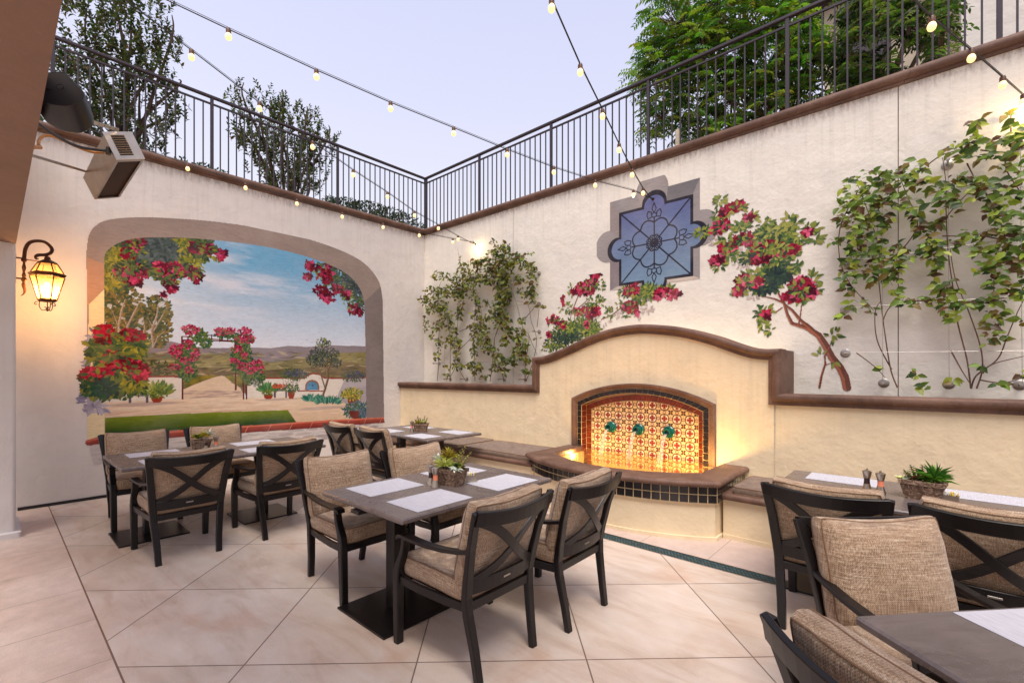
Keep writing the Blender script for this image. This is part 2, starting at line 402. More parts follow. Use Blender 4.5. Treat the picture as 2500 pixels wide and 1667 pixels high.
# leaves: a folded pointed leaf, 8 vertices / 6 quads-ish
LEAF_V = np.array([(0, 0, 0), (-.5, .32, .10), (0, .34, 0), (.5, .32, .10), (-.36, .68, .06), (0, .70, -.04), (.36, .68, .06), (0, 1.05, -.14)], float)
LEAF_F = np.array([(0, 2, 1, 1), (0, 3, 2, 2), (1, 2, 5, 4), (2, 3, 6, 5), (4, 5, 7, 7), (5, 6, 7, 7)])
LEAF_T = np.array([(0, 2, 1), (0, 3, 2), (1, 2, 5), (1, 5, 4), (2, 3, 6), (2, 6, 5), (4, 5, 7), (5, 6, 7)])
def leaf_batch(name, P, A, Nn, S, W, colors, mat='leaf', parent=None, base=None):
    "P base, A axis (tip direction), Nn normal, S length, W width ratio"
    P = np.asarray(P, float); A = np.asarray(A, float); Nn = np.asarray(Nn, float)
    A = A / (np.linalg.norm(A, axis=1, keepdims=True) + 1e-9)
    X = np.cross(A, Nn); X /= (np.linalg.norm(X, axis=1, keepdims=True) + 1e-9); Z = np.cross(X, A)
    S = np.asarray(S, float)[:, None, None]; W = np.broadcast_to(np.asarray(W, float), (len(P),))[:, None, None]
    V = P[:, None, :] + S * (LEAF_V[None, :, 0:1] * W * X[:, None, :] + LEAF_V[None, :, 1:2] * A[:, None, :] + LEAF_V[None, :, 2:3] * Z[:, None, :])
    n = len(P); Fq = (np.arange(n) * 8)[:, None, None] + LEAF_T[None]
    Cc = np.repeat(np.asarray(colors, float), 8, axis=0)
    return npmesh(name, V.reshape(-1, 3), Fq.reshape(-1, 3), mat, Cc, parent, base=base)
def rcol(n, pal, var=.18):
    pal = np.array(pal); i = RNG.integers(0, len(pal), n); return np.clip(pal[i] * (1 + RNG.normal(0, var, (n, 1))), 0.003, 1)
def unit(v): v = np.asarray(v, float); return v / (np.linalg.norm(v) + 1e-9)
# ================================================================ the setting: floors
def sheet(name, x0, x1, y0, y1, z, mat, th=.2):
    m = MB(); m.box(x0, x1, y0, y1, z - th, z); return struct(m.build(name, mat))
sheet('ground', -60, 60, -60, 60, -.06, 'terrace_ground', .3)
sheet('patio_floor', -.2, 14, -5.445, -2.05, 0, 'stained_concrete', .05)
sheet('patio_border', -.2, 14, -12, -5.455, 0, 'band_concrete', .05)
sheet('planter_apron', -.2, 14, -1.90, -.3, 0, 'apron_concrete', .05)
m = MB(); m.box(-.2, 14, -5.455, -5.445, -.05, -.003); m.box(-.2, 14, -2.05, -1.90, -.05, -.03); struct(m.build('floor_joint', 'floor_joint_brown'))
# cast iron drain cover: wavy pattern strip
drain = thing('drain_grate', 'long blue green cast grate of wavy scales set in the floor before the fountain', 'drain grate', (7, -1.975, 0), world=True)
m = MB(); m.box(-.1, 14, -2.05, -2.043, -.03, .002); m.box(-.1, 14, -1.907, -1.90, -.03, .002); m.build('edge_frame', 'steel', drain)
xs = np.arange(1.5, 10, .028); pv = []; pf = []; pc = []
for j in range(5):
    y0 = -2.041 + j * .0265
    for i, x in enumerate(xs):
        xx = x + (.014 if j % 2 else 0)
        for s in (-1, 1):
            a = len(pv)
            pv += [(xx, y0 + .013 + s * .002, -.002), (xx + .012, y0 + .013 + s * .012, -.002), (xx + .017, y0 + .013 + s * .0125, -.002), (xx + .024, y0 + .013 + s * .001, -.002)]
            pf.append((a, a + 1, a + 2, a + 3) if s < 0 else (a + 3, a + 2, a + 1, a)); c = np.array(C3(66, 98, 102)) * RNG.uniform(.6, 1.3); pc += [c] * 4
npmesh('grille', np.array(pv), np.array(pf), 'floor_iron', np.array(pc), drain)
m = MB(); m.box(-.1, 14, -2.043, -1.907, -.03, -.006); m.build('frame_bed', 'socket_brown' if False else 'cable_black', drain)

# ================================================================ tall garden walls
TOPZ = 4.40
wa = thing('mural_wall', 'tall pale stucco wall carrying the big arched landscape mural', 'wall', (0, -4, 0), world=True)
m = MB(); m.box(-.3, 0, -9, .3, -.05, TOPZ - .09); m.build('wall_face', 'stucco_pale_side', wa)
m = MB(); m.box(0, .012, -5.7, -.6, 0, .035); m.build('base_seal', 'cable_black', wa)
wb = thing('fountain_side_wall', 'tall pale stucco wall with painted window and climbing vines behind the fountain', 'wall', (6, 0, 0), world=True)
m = MB()
for a, b in ((0, 2.386), (2.394, 7.336), (7.344, 14)): m.box(a, b, 0, .3, -.05, TOPZ - .09)
m.build('wall_face', 'stucco_pale', wb)
m = MB(); m.box(2.386, 2.394, .008, .29, 0, TOPZ - .09); m.box(7.336, 7.344, .008, .29, 0, TOPZ - .09); m.build('expansion_joint', 'joint_seal', wb)
def coping_prof(r=.045, h=.12, out=.06):
    "profile (out, z) from wall face: lower flat strip, round nose on top"
    p = [(-.02, -h), (out * .45, -h), (out * .5, -h + .035)]
    for k in range(9):
        a = -PI / 2 + PI * k / 8; p.append((out * .62 + r * .8 * math.cos(a), -r + r * math.sin(a)))
    p.append((-.02, 0)); return p
def coping(pts_fn, prof, m):
    "pts_fn: list of (origin, outward dir)"
    rings = [[Vector(o) + Vector(d) * q[0] + Vector((0, 0, q[1])) for q in prof] for o, d in pts_fn]
    m.loft(rings)
PR = coping_prof(.046, .118, .05); PR2 = [(-.30 if q[0] < 0 else q[0], q[1]) for q in PR]
m = MB(); coping([((0, -9, TOPZ + .03), (1, 0, 0)), ((0, 0, TOPZ + .03), (1, -1, 0))], PR2, m); m.build('coping', 'coping_stone', wa, True)
m = MB(); coping([((0, 0, TOPZ + .03), (1, -1, 0)), ((14, 0, TOPZ + .03), (0, -1, 0))], PR2, m); m.build('coping', 'coping_stone', wb, True)
for o in (struct(sheet('upper_terrace', -14, -.3, -14, 14, 4.3, 'terrace_ground', .4)), struct(sheet('upper_terrace', -.3, 16, .3, 14, 4.3, 'terrace_ground', .4))): pass
m = MB(); m.box(-14, -13.9, -14, 14, 0, 3.9)

# ================================================================ railings on the copings
def railing(name, label, P0, P1, posts, per):
    L = (Vector(P1) - Vector(P0)).length; d = (Vector(P1) - Vector(P0)) / L
    t = thing(name, label, 'railing', tuple((Vector(P0) + Vector(P1)) / 2), group=None, world=True)
    ang = math.atan2(d.y, d.x); M = Matrix.Translation(P0) @ Matrix.Rotation(ang, 4, 'Z')
    m = MB(); m.bbox(-.02, L + .02, -.028, .028, 1.06, 1.095, .006, M); m.build('top_rail', 'rail_metal', t)
    m = MB(); m.bbox(0, L, -.013, .013, .965, .99, .003, M); m.build('lower_rail', 'rail_metal', t)
    for s in posts:
        m = MB(); m.bbox(s - .019, s + .019, -.019, .019, -.01, 1.06, .003, M); m.build('post', 'rail_metal', t)
    nb = 0
    allp = list(posts)
    for a, b in zip(allp[:-1], allp[1:]):
        k = max(1, round((b - a) / per))
        for i in range(1, k):
            if nb >= 98: break
            s = a + (b - a) * i / k; m = MB(); m.box(s - .0075, s + .0075, -.0075, .0075, -.01, .967, M); m.build('baluster', 'rail_metal', t); nb += 1
    return t
RZ = TOPZ + .03
railing('railing', 'dark metal railing on top of the mural wall, left of the corner', (-.08, .08, RZ), (-.08, -7.1, RZ), [0.0, 1.91, 3.84, 5.49, 7.15], .108)
railing('railing', 'dark metal railing on top of the vine wall, right of the corner', (-.08, .08, RZ), (9.7, .08, RZ), [0.04, 1.58, 3.2, 4.83, 6.47, 8.1, 9.7], .108)

# ================================================================ low wall with fountain
YC = -.578
def arch_z(x, c, hw, zs, za):
    "segmental arch height at x"
    s = za - zs; r = (hw * hw + s * s) / (2 * s); dx = min(abs(x - c), hw); return za - r + math.sqrt(r * r - dx * dx)
TOPC = [(3.30, 1.766), (3.51, 1.783), (3.70, 1.833), (3.964, 1.921), (4.212, 2.01), (4.447, 2.077), (4.67, 2.115), (4.882, 2.130), (5.085, 2.123), (5.461, 2.067), (5.805, 1.965), (6.044, 1.868), (6.196, 1.813), (6.34, 1.788), (6.48, 1.787)]
def smooth_pts(P, n=48):
    "Catmull-Rom"
    P = [Vector(p) for p in P]; out = []; k = len(P) - 1
    for i in range(n + 1):
        t = i / n * k; j = min(int(t), k - 1); u = t - j
        a, b, c, d = P[max(j - 1, 0)], P[j], P[j + 1], P[min(j + 2, k)]
        out.append(.5 * ((2 * b) + (c - a) * u + (2 * a - 5 * b + 4 * c - d) * u * u + (3 * b - a - 3 * c + d) * u ** 3))
    return out
TC = smooth_pts([(x, 0, z) for x, z in TOPC], 56)
def topz(x):
    for a, b in zip(TC[:-1], TC[1:]):
        if a.x <= x <= b.x: return a.z + (b.z - a.z) * (x - a.x) / max(b.x - a.x, 1e-6)
    return TC[0].z if x < TC[0].x else TC[-1].z
FC = 4.915
low = thing('garden_wall', 'low cream planter wall and curved fountain surround with brown stone coping', 'wall', (5, YC, 0), world=True)
PT = 1.365   # planter coping top
def face_strip(m, x0, x1, zf0, zf1, y0, y1, n=1):
    for i in range(n):
        a = x0 + (x1 - x0) * i / n; b = x0 + (x1 - x0) * (i + 1) / n
        za0, zb0, za1, zb1 = zf0(a), zf0(b), zf1(a), zf1(b)
        vs = [(a, y0, za0), (b, y0, zb0), (b, y0, zb1), (a, y0, za1), (a, y1, za0), (b, y1, zb0), (b, y1, zb1), (a, y1, za1)]
        m.add(vs, [(0, 1, 2, 3), (7, 6, 5, 4), (3, 2, 6, 7), (0, 4, 5, 1)])
BW, BS, BA = .79, 1.112, 1.292
def bore(x): return arch_z(x, FC, BW, BS, BA)
m = MB()
m.box(.001, 3.345, YC, YC + .2, -.05, PT - .02); m.box(6.405, 14, YC, YC + .2, -.05, 1.315)
# raised part, 2 cm proud of the planter walls
y0, y1 = YC - .008, -.001
face_strip(m, 3.345, FC - BW, lambda x: -.05, lambda x: topz(x) - .03, y0, y1, 12)
face_strip(m, FC - BW, FC + BW, bore, lambda x: topz(x) - .03, y0, y1, 40)
face_strip(m, FC - BW, FC + BW, lambda x: -.05, lambda x: .25, y0, y1, 1)
face_strip(m, FC + BW, 6.405, lambda x: -.05, lambda x: topz(x) - .03, y0, y1, 12)
m.build('wall_face', 'stucco_cream', low)
m = MB(); m.box(.01, 3.3, YC + .2, -.01, 1.1, 1.22); m.box(6.5, 14, YC + .2, -.01, 1.1, 1.2); m.build('planter_soil', 'soil', low)
# copings (front nose over the planter, both sides)
def cop_line(m, path, prof, back):
    rings = []
    n = len(path)
    for i, p in enumerate(path):
        p = Vector(p)
        a = (p - Vector(path[i - 1])).normalized() if i else None; b = (Vector(path[i + 1]) - p).normalized() if i < n - 1 else None
        if a is None: t = b; k = 1
        elif b is None: t = a; k = 1
        else:
            t = (a + b).normalized(); k = 1 / max(.35, t.dot(a))
        nr = Vector((-t.z, 0, t.x))  # up normal in the wall plane
        rings.append([p + nr * (q[1] * k) + Vector((0, -q[0] if q[0] > 0 else back, 0)) for q in prof])
    m.loft(rings)
CP = coping_prof(.036, .112, .066)
# one mitred run: left planter, up, over the arch, down, right planter
m = MB(); L0 = [(0.0, YC, PT), (3.36 - .055, YC, PT)]
cop_line(m, [(0.0, YC, PT), (3.30, YC, PT), (3.30, YC, 1.766)] + [(v.x, YC, v.z) for v in TC[2:-1]] + [(6.47, YC, 1.787), (6.47, YC, 1.335), (14, YC, 1.335)], CP, .20)
m.build('coping', 'coping_stone', low, True)
m = MB(); m.box(6.41, 6.468, YC + .14, -.002, 1.2, 1.78); m.box(3.302, 3.36, YC + .14, -.002, 1.2, 1.75); m.build('side_cladding', 'coping_stone', low)

# ---------------------------------------------------------------- the wall fountain
ft = thing('wall_fountain', 'arched tiled wall fountain with three green spouts, bowed basin and black tile band', 'fountain', (FC, -1.1, 0), world=True)
def arch_path(hw, zs, za, zb, n=28, y=0):
    P = [(FC - hw, y, zb), (FC - hw, y, (zb + zs) / 2)]
    for i in range(n + 1):
        x = FC - hw + 2 * hw * i / n; P.append((x, y, arch_z(x, FC, hw, zs, za)))
    return P + [(FC + hw, y, (zb + zs) / 2), (FC + hw, y, zb)]
def ring_between(m, A, B, yA, yB):
    o = len(m.v)
    vs = [(p[0], yA, p[2]) for p in A] + [(p[0], yB, p[2]) for p in B]; n = len(A)
    m.add(vs, [(i, i + 1, n + i + 1, n + i) for i in range(n - 1)])
ZB = .36
# frame: stepped moulding
steps = [(.928, 1.205, 1.416, -.004), (.928, 1.205, 1.416, -.050), (.905, 1.19, 1.397, -.055), (.897, 1.185, 1.39, -.044), (.885, 1.176, 1.38, -.044), (.878, 1.17, 1.373, -.036), (.858, 1.157, 1.355, -.036), (.858, 1.157, 1.355, .01)]
m = MB()
for a, b in zip(steps[:-1], steps[1:]): ring_between(m, arch_path(*a[:3], ZB), arch_path(*b[:3], ZB), YC + a[3], YC + b[3])
m.build('stone_frame', 'coping_stone', ft)
# grout bed of black band + reveal + red band
m = MB(); ring_between(m, arch_path(.858, 1.157, 1.355, ZB), arch_path(BW, BS, BA, ZB), YC - .012, YC - .012); ring_between(m, arch_path(BW, BS, BA, ZB), arch_path(BW - .0, BS, BA, ZB), YC - .012, YC + .105)
ring_between(m, arch_path(BW, BS, BA, ZB), arch_path(.70, 1.058, 1.195, ZB), YC + .098, YC + .098); m.build('grout_bed', 'grout', ft)
def arch_tiles(name, hw0, zs0, za0, hw1, zs1, za1, y, mat, step, th=.008, zb=.36):
    m = MB(); g = .0035
    def quad(a, b, c, d):
        P = [Vector(a), Vector(b), Vector(c), Vector(d)]; ce = sum(P, Vector()) / 4
        P = [ce + (p - ce) * (1 - g / max((p - ce).length, .01)) for p in P]
        vs = [(p.x, y, p.z) for p in P] + [(p.x, y - th, p.z) for p in [ce + (q - ce) * .97 for q in P]]
        m.add(vs, [(4, 5, 6, 7), (0, 1, 5, 4), (1, 2, 6, 5), (2, 3, 7, 6), (3, 0, 4, 7)])
    for s in (-1, 1):
        z = zs1; 
        while z > zb:
            z2 = z - step; quad((FC + s * hw0, 0, z2), (FC + s * hw1, 0, z2), (FC + s * hw1, 0, z), (FC + s * hw0, 0, z)); z = z2
        quad((FC + s * hw0, 0, zs1), (FC + s * hw1, 0, zs1), (FC + s * hw1, 0, zs1 + .001), (FC + s * hw0, 0, zs0))
    n = round(2 * hw0 / step)
    for i in range(n):
        u0, u1 = -1 + 2 * i / n, -1 + 2 * (i + 1) / n
        f0 = lambda u: (FC + hw0 * u, 0, arch_z(FC + hw0 * u, FC, hw0, zs0, za0)); f1 = lambda u: (FC + hw1 * u, 0, arch_z(FC + hw1 * u, FC, hw1, zs1, za1))
        quad(f1(u0), f1(u1), f0(u1), f0(u0))
    return m.build(name, mat, ft)
arch_tiles('black_tile_band', .852, 1.152, 1.349, .793, 1.116, 1.296, YC - .0125, 'tile_black', .0765)
arch_tiles('red_tile_band', .782, 1.104, 1.276, .705, 1.062, 1.200, YC + .0975, 'tile_red', .0765)
m = MB(); A = arch_path(BW - .001, BS, BA - .001, ZB, 28)
g = []
P = arch_path(BW - .002, BS - .001, BA - .002, ZB, 22)
acc = 0
for a, b in zip(P[:-1], P[1:]):
    a, b = Vector(a), Vector(b); k = max(1, round((b - a).length / .0765))
    for j in range(k):
        p = a + (b - a) * ((j + .03) / k); q = a + (b - a) * ((j + .97) / k); m.add([(p.x, YC - .010, p.z), (q.x, YC - .010, q.z), (q.x, YC + .095, q.z), (p.x, YC + .095, p.z)], [(0, 1, 2, 3)])
m.build('reveal_tiles', 'tile_red', ft)
# patterned panel painted tile by tile
def tile_pattern(X, Z, per=.152):
    u = X / per; v = Z / per
    du = u - np.round(u); dv = v - np.round(v)              # about cross centres
    eu = (u - .5) - np.round(u - .5); ev = (v - .5) - np.round(v - .5)   # about star centres
    hu = (u - .5) - np.round(u - .5); hv = v - np.round(v)   # small circles (half,0)
    gu = u - np.round(u); gv = (v - .5) - np.round(v - .5)
    cream = np.array(C3(226, 200, 152)); red = np.array(C3(134, 24, 18)); olive = np.array(C3(112, 70, 30)); dark = np.array(C3(44, 22, 16)); orange = np.array(C3(196, 116, 50)); lcream = np.array(C3(244, 230, 200))
    out = np.broadcast_to(cream, X.shape + (3,)).copy()
    ang = np.arctan2(dv, du); r = np.hypot(du, dv)
    R = .345 + .03 * np.cos(4 * (ang)) * -1
    out[np.abs(r - R) < .052] = olive
    ins = r < R - .052; out[ins] = lcream
    cross = ((np.abs(du) < .075) | (np.abs(dv) < .075)) & (r < .24) | ((np.abs(np.abs(du) - .165) < .055) & (np.abs(dv) < .115)) | ((np.abs(np.abs(dv) - .165) < .055) & (np.abs(du) < .115)) | (r < .12)
    out[ins & cross & (r < .26)] = red
    # star
    ae, re = np.arctan2(ev, eu), np.hypot(eu, ev)
    st = re < (.12 + .13 * np.abs(np.cos(2 * ae + PI / 2 * 0 + PI / 2)) ** 2.2); out[st & (re > .075)] = dark
    out[(re <= .075)] = orange; out[(re < .03)] = dark
    for a, b in ((hu, hv), (gu, gv)):
        q = np.hypot(a, b); out[q < .14] = olive; out[q < .09] = orange * .5 + lcream * .5
    return out
hw, zs, za = .70, 1.058, 1.195
xs = np.arange(FC - hw, FC + hw + .001, .004); zz = np.arange(.36, za + .004, .004)
X, Z = np.meshgrid(xs, zz); top = np.vectorize(lambda x: arch_z(x, FC, hw, zs, za))(xs)
Zc = np.minimum(Z, top[None, :]); cols = tile_pattern(X - FC - .076 * 0, Zc - .39)
gx = np.abs(((X - FC) / .152 - .5) - np.round((X - FC) / .152 - .5)) * .152; gz = np.abs(((Zc - .39) / .152 - .5) - np.round((Zc - .39) / .152 - .5)) * .152
cols[(gx < .0016) | (gz < .0016)] = C3(170, 140, 96)
cols *= RNG.uniform(.93, 1.05, X.shape)[..., None]
H_, W_ = X.shape; idx = np.arange(H_ * W_).reshape(H_, W_); q = np.stack([idx[:-1, :-1], idx[:-1, 1:], idx[1:, 1:], idx[1:, :-1]], -1)
keep = (Z[:-1, :-1] < top[None, :-1]) | (Z[:-1, 1:] < top[None, 1:]); q = q[keep]
npmesh('tile_panel', np.stack([X, np.full_like(X, YC + .094), Zc], -1).reshape(-1, 3), q.reshape(-1, 4), 'glazed_tile', cols.reshape(-1, 3), ft)
m = MB(); m.box(FC - BW, FC + BW, YC + .13, YC + .17, .2, 1.28); m.build('backing', 'grout', ft)
# spouts and streams
for x in (4.52, 4.90, 5.285):
    M = Matrix.Translation((x, YC + .09, .845)) @ Matrix.Rotation(math.radians(90), 4, 'X')
    prof = [(.002, 0), (.066, 0), (.074, .012), (.072, .024), (.060, .034), (.046, .030), (.040, .040), (.038, .075), (.044, .092), (.046, .102), (.036, .104), (.028, .09), (.026, .05), (.002, .045)]
    m = MB(); m.lathe(prof, n=26, M=M); sp = m.build('spout', 'glaze_green', ft, True)
    pts = []; n = 14
    for i in range(n + 1):
        t = i / n; pts.append((x - .004 * math.sin(6 * t), YC - .012 - .20 * t, .826 - .34 * t ** 1.75))
    m = MB(); vs = []; rings = []
    for i, p in enumerate(pts):
        t = i / n; w = .016 + .016 * t + .004 * math.sin(9 * t + x); d = .008 + .008 * t
        rings.append([Vector(p) + Vector((w * math.cos(a), d * math.sin(a) + .0, d * math.sin(a) * .4)) for a in [2 * PI * k / 12 for k in range(12)]])
    m.loft(rings); m.build('water_stream', 'stream_water', ft, True)
# basin
def bow(x, x0, x1, ye, sag):
    c = (x0 + x1) / 2; hw = (x1 - x0) / 2; r = (hw * hw + sag * sag) / (2 * sag); return ye - (math.sqrt(max(0, r * r - (x - c) ** 2)) - (r - sag))
def bow_pts(x0, x1, ye, sag, n=44): return [(x0 + (x1 - x0) * i / n, bow(x0 + (x1 - x0) * i / n, x0, x1, ye, sag)) for i in range(n + 1)]
YW = YC - .01
def ring_outline(x0, x1, ye, sag, n=44): return [(x0, YW)] + bow_pts(x0, x1, ye, sag, n) + [(x1, YW)]
def extrude_wall(m, outer, inner, z0, z1):
    n = len(outer)
    vs = [(p[0], p[1], z) for z in (z0, z1) for p in outer] + [(p[0], p[1], z) for z in (z0, z1) for p in inner]
    fs = []
    for i in range(n - 1): fs += [(i, i + 1, n + i + 1, n + i), (2 * n + i + 1, 2 * n + i, 3 * n + i, 3 * n + i + 1), (n + i, n + i + 1, 3 * n + i + 1, 3 * n + i), (i + 1, i, 2 * n + i, 2 * n + i + 1)]
    m.add(vs, fs)
m = MB(); extrude_wall(m, ring_outline(3.975, 6.105, -1.41, .335), ring_outline(4.15, 5.90, -1.2, .33), -.05, .345); extrude_wall(m, ring_outline(3.95, 6.13, -1.43, .345), ring_outline(4.16, 5.90, -1.2, .33), .345, .50)
m.build('basin_wall', 'stucco_cream', ft)
m = MB(); extrude_wall(m, ring_outline(3.955, 6.125, -1.425, .342), ring_outline(4.2, 5.85, -1.2, .3), -.05, .035); m.build('basin_skirt', 'stucco_cream', ft)
m = MB(); m.add([(p[0], p[1], .17) for p in bow_pts(4.14, 5.91, -1.2, .33)] + [(5.91, YC + .09, .17), (4.14, YC + .09, .17)], [tuple(range(47))]); m.build('basin_floor', 'grout', ft)
# glazed rows on the bowed face
m = MB(); mt = MB(); O = ring_outline(3.95, 6.13, -1.43, .345, 60)
# resample by length
def resample(P, step):
    P = [Vector((p[0], p[1], 0)) for p in P]; L = [0]
    for a, b in zip(P[:-1], P[1:]): L.append(L[-1] + (b - a).length)
    n = round(L[-1] / step); out = []
    for i in range(n + 1):
        s = L[-1] * i / n; j = 0
        while j < len(L) - 2 and L[j + 1] < s: j += 1
        t = (s - L[j]) / max(L[j + 1] - L[j], 1e-9); out.append(P[j] + (P[j + 1] - P[j]) * t)
    return out
segs = [resample([O[0], O[1]], .083), resample(O[1:-1], .083), resample([O[-2], O[-1]], .083)]
for S in segs:
    for a, b in zip(S[:-1], S[1:]):
        d = (b - a).normalized(); nr = Vector((d.y, -d.x, 0))
        for z0, z1 in ((.352, .424), (.430, .502)):
            A = a + d * .003; B = b - d * .003; e = .004
            vs = [A, B, B, A]; zz_ = [z0, z0, z1, z1]
            mt.add([(p.x, p.y, z) for p, z in zip(vs, zz_)] + [(p.x + nr.x * .007, p.y + nr.y * .007, z + (e if z == z0 else -e)) for p, z in zip([A + d * e, B - d * e, B - d * e, A + d * e], zz_)], [(4, 5, 6, 7), (0, 1, 5, 4), (1, 2, 6, 5), (2, 3, 7, 6), (3, 0, 4, 7)])
mt.build('black_tile_rows', 'tile_black', ft)
m = MB()
for S in segs:
    S2 = S
    o = [(p.x, p.y) for p in S]
for (z0, z1) in ((.348, .506),):
    ou = [(p[0], p[1]) for p in ring_outline(3.949, 6.131, -1.431, .345, 60)]; inn = [(p[0], p[1]) for p in ring_outline(3.96, 6.12, -1.42, .34, 60)]
    extrude_wall(m, ou, inn, z0, z1)
m.build('tile_grout', 'grout', ft)
# ledge with rounded nose
out = ring_outline(3.892, 6.178, -1.49, .37, 60); inn = ring_outline(4.14, 5.905, -1.20, .37, 60)
prof = []
for k in range(9):
    a = -PI / 2 + PI * k / 8; prof.append((1 - math.cos(a), .5 + .5 * math.sin(a)))
m = MB(); rings = []
for (ox, oy), (ix, iy) in zip(out, inn):
    ov, iv = Vector((ox, oy, 0)), Vector((ix, iy, 0)); d = (iv - ov); L = d.length; d = d / L
    r = [ov + d * (.036 * p[0]) + Vector((0, 0, .505 + .062 * p[1])) for p in prof]
    r += [iv - d * .012 + Vector((0, 0, .567)), iv + Vector((0, 0, .555)), iv + Vector((0, 0, .505))]
    rings.append(r)
m.loft(rings); m.build('basin_ledge', 'coping_stone', ft, True)
# inner tile face and water
m = MB(); a = ring_outline(4.142, 5.903, -1.198, .369, 60); b = ring_outline(4.13, 5.91, -1.2, .38, 60)
m.add([(p[0], p[1], z) for z in (.17, .505) for p in a], [(i, i + 63, i + 64, i + 1) for i in range(62)]); m.build('inner_lining', 'grout', ft)
xs = np.linspace(4.145, 5.90, 90); V = []; Fq = []
for x in xs:
    yf = bow(x, 4.142, 5.903, -1.198, .369)
    for k in range(40):
        y = yf + (YC + .092 - yf) * k / 39; z = .522 + .0012 * math.sin(31 * x + 9 * y) * math.sin(23 * y)
        for sx in (4.52, 4.90, 5.285):
            r = math.hypot(x - sx, y - (YC - .21)); z += .006 * math.exp(-r * 9) * math.cos(r * 95)
        V.append((x, y, z))
for i in range(89):
    for k in range(39):
        xm = xs[i]; Fq.append((i * 40 + k, i * 40 + 40 + k, i * 40 + 41 + k, i * 40 + k + 1))
w = npmesh('water', np.array(V), np.array(Fq), 'basin_water', None, ft, True)
# underwater lamps: small brass cans at both ends of the tiles
for x, y in ((4.30, -.80), (5.72, -.86)):
    m = MB(); m.lathe([(.03, .17), (.045, .19), (.045, .27), (.03, .29)], (x, y, 0), 14); m.build('lamp_can', 'bronze_metal', ft, True)
def lamp(name, loc, power, r, c=(1., .62, .22), kind='POINT', rot=None, **k):
    l = bpy.data.lights.new(name, kind); l.energy = power; l.color = c
    if kind in ('POINT', 'SPOT'): l.shadow_soft_size = r
    for a, b in k.items(): setattr(l, a, b)
    o = bpy.data.objects.new(name, l); COL.objects.link(o); o.location = loc
    if rot: o.rotation_euler = rot
    return o
FL = [lamp('fountain_lamp', (4.172, -.86, .497), 14, .02, (1., .71, .30)), lamp('fountain_lamp', (5.78, -.88, .497), 26, .02, (1., .71, .30)), lamp('fountain_lamp', (4.72, -.80, .44), 4, .05, (1., .71, .30)), lamp('fountain_lamp', (5.28, -.80, .44), 4, .05, (1., .71, .30))]

# ================================================================ benches against the low wall
def bench(label, x0, x1, yf, zt):
    t = thing('built_in_bench', label, 'bench', ((x0 + x1) / 2, yf, 0), world=True)
    m = MB(); m.box(x0, x1, yf + .06, YC + .001, -.05, zt - .06); m.build('bench_base', 'stucco_cream', t)
    m = MB(); m.box(x0, x1, yf + .05, yf + .07, -.05, .04); m.build('bench_skirt', 'stucco_cream', t)
    m = MB(); pr = [(.35, -.06), (.02, -.06)]
    for k in range(9):
        a = -PI / 2 - PI * k / 8; pr.append((.03 + .03 * math.cos(a), -.03 + .03 * math.sin(a)))
    pr += [(.35, 0)]
    m.loft([[Vector((x, yf + q[0], zt + q[1])) for q in pr] for x in (x0, x1)]); m.build('stone_nosing', 'coping_stone', t, True)
    m = MB(); m.box(x0, x1, yf + .34, YC + .001, zt - .06, zt - .003); m.build('seat_slab', 'stucco_cream', t)
    return t
bench('cream built in bench with brown stone edge, left of the fountain', .002, 3.949, -1.45, .445)
bench('cream built in bench with brown stone edge, right of the fountain', 6.131, 11, -1.33, .43)

# ================================================================ overhang and pillar at the left
ov = thing('overhang', 'brown shaded soffit of a low overhang running along the left edge', 'overhang', (5, -6, 2.76), world=True)
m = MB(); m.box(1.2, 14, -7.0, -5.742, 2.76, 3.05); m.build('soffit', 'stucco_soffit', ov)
m = MB(); m.box(-.3, 14, -6.1, -5.76, 3.05, 4.5); m.box(-.3, 1.2, -6.1, -5.76, 2.0, 3.06); m.build('upper_wall', 'stucco_pale', ov)
m = MB()
b = .03
rings = []
for z, e in ((0, -.035), (.05, -.035), (.06, 0), (2.76, 0)):
    x0, x1, y0_, y1_ = .55 + e, 1.206 - e, -6.45 + e, -5.742 - e
    pts = []
    for (cx, cy, a0) in ((x1 - b, y1_ - b, 0), (x0 + b, y1_ - b, 90), (x0 + b, y0_ + b, 180), (x1 - b, y0_ + b, 270)):
        for k in range(5):
            a = math.radians(a0 + 22.5 * k); pts.append(Vector((cx + b * math.cos(a), cy + b * math.sin(a), z)))
    rings.append(pts)
m.loft(rings); tag(m.build('pillar', 'stucco_pale_side', None, True), 'pale stucco pillar under the overhang at the left edge', 'pillar')
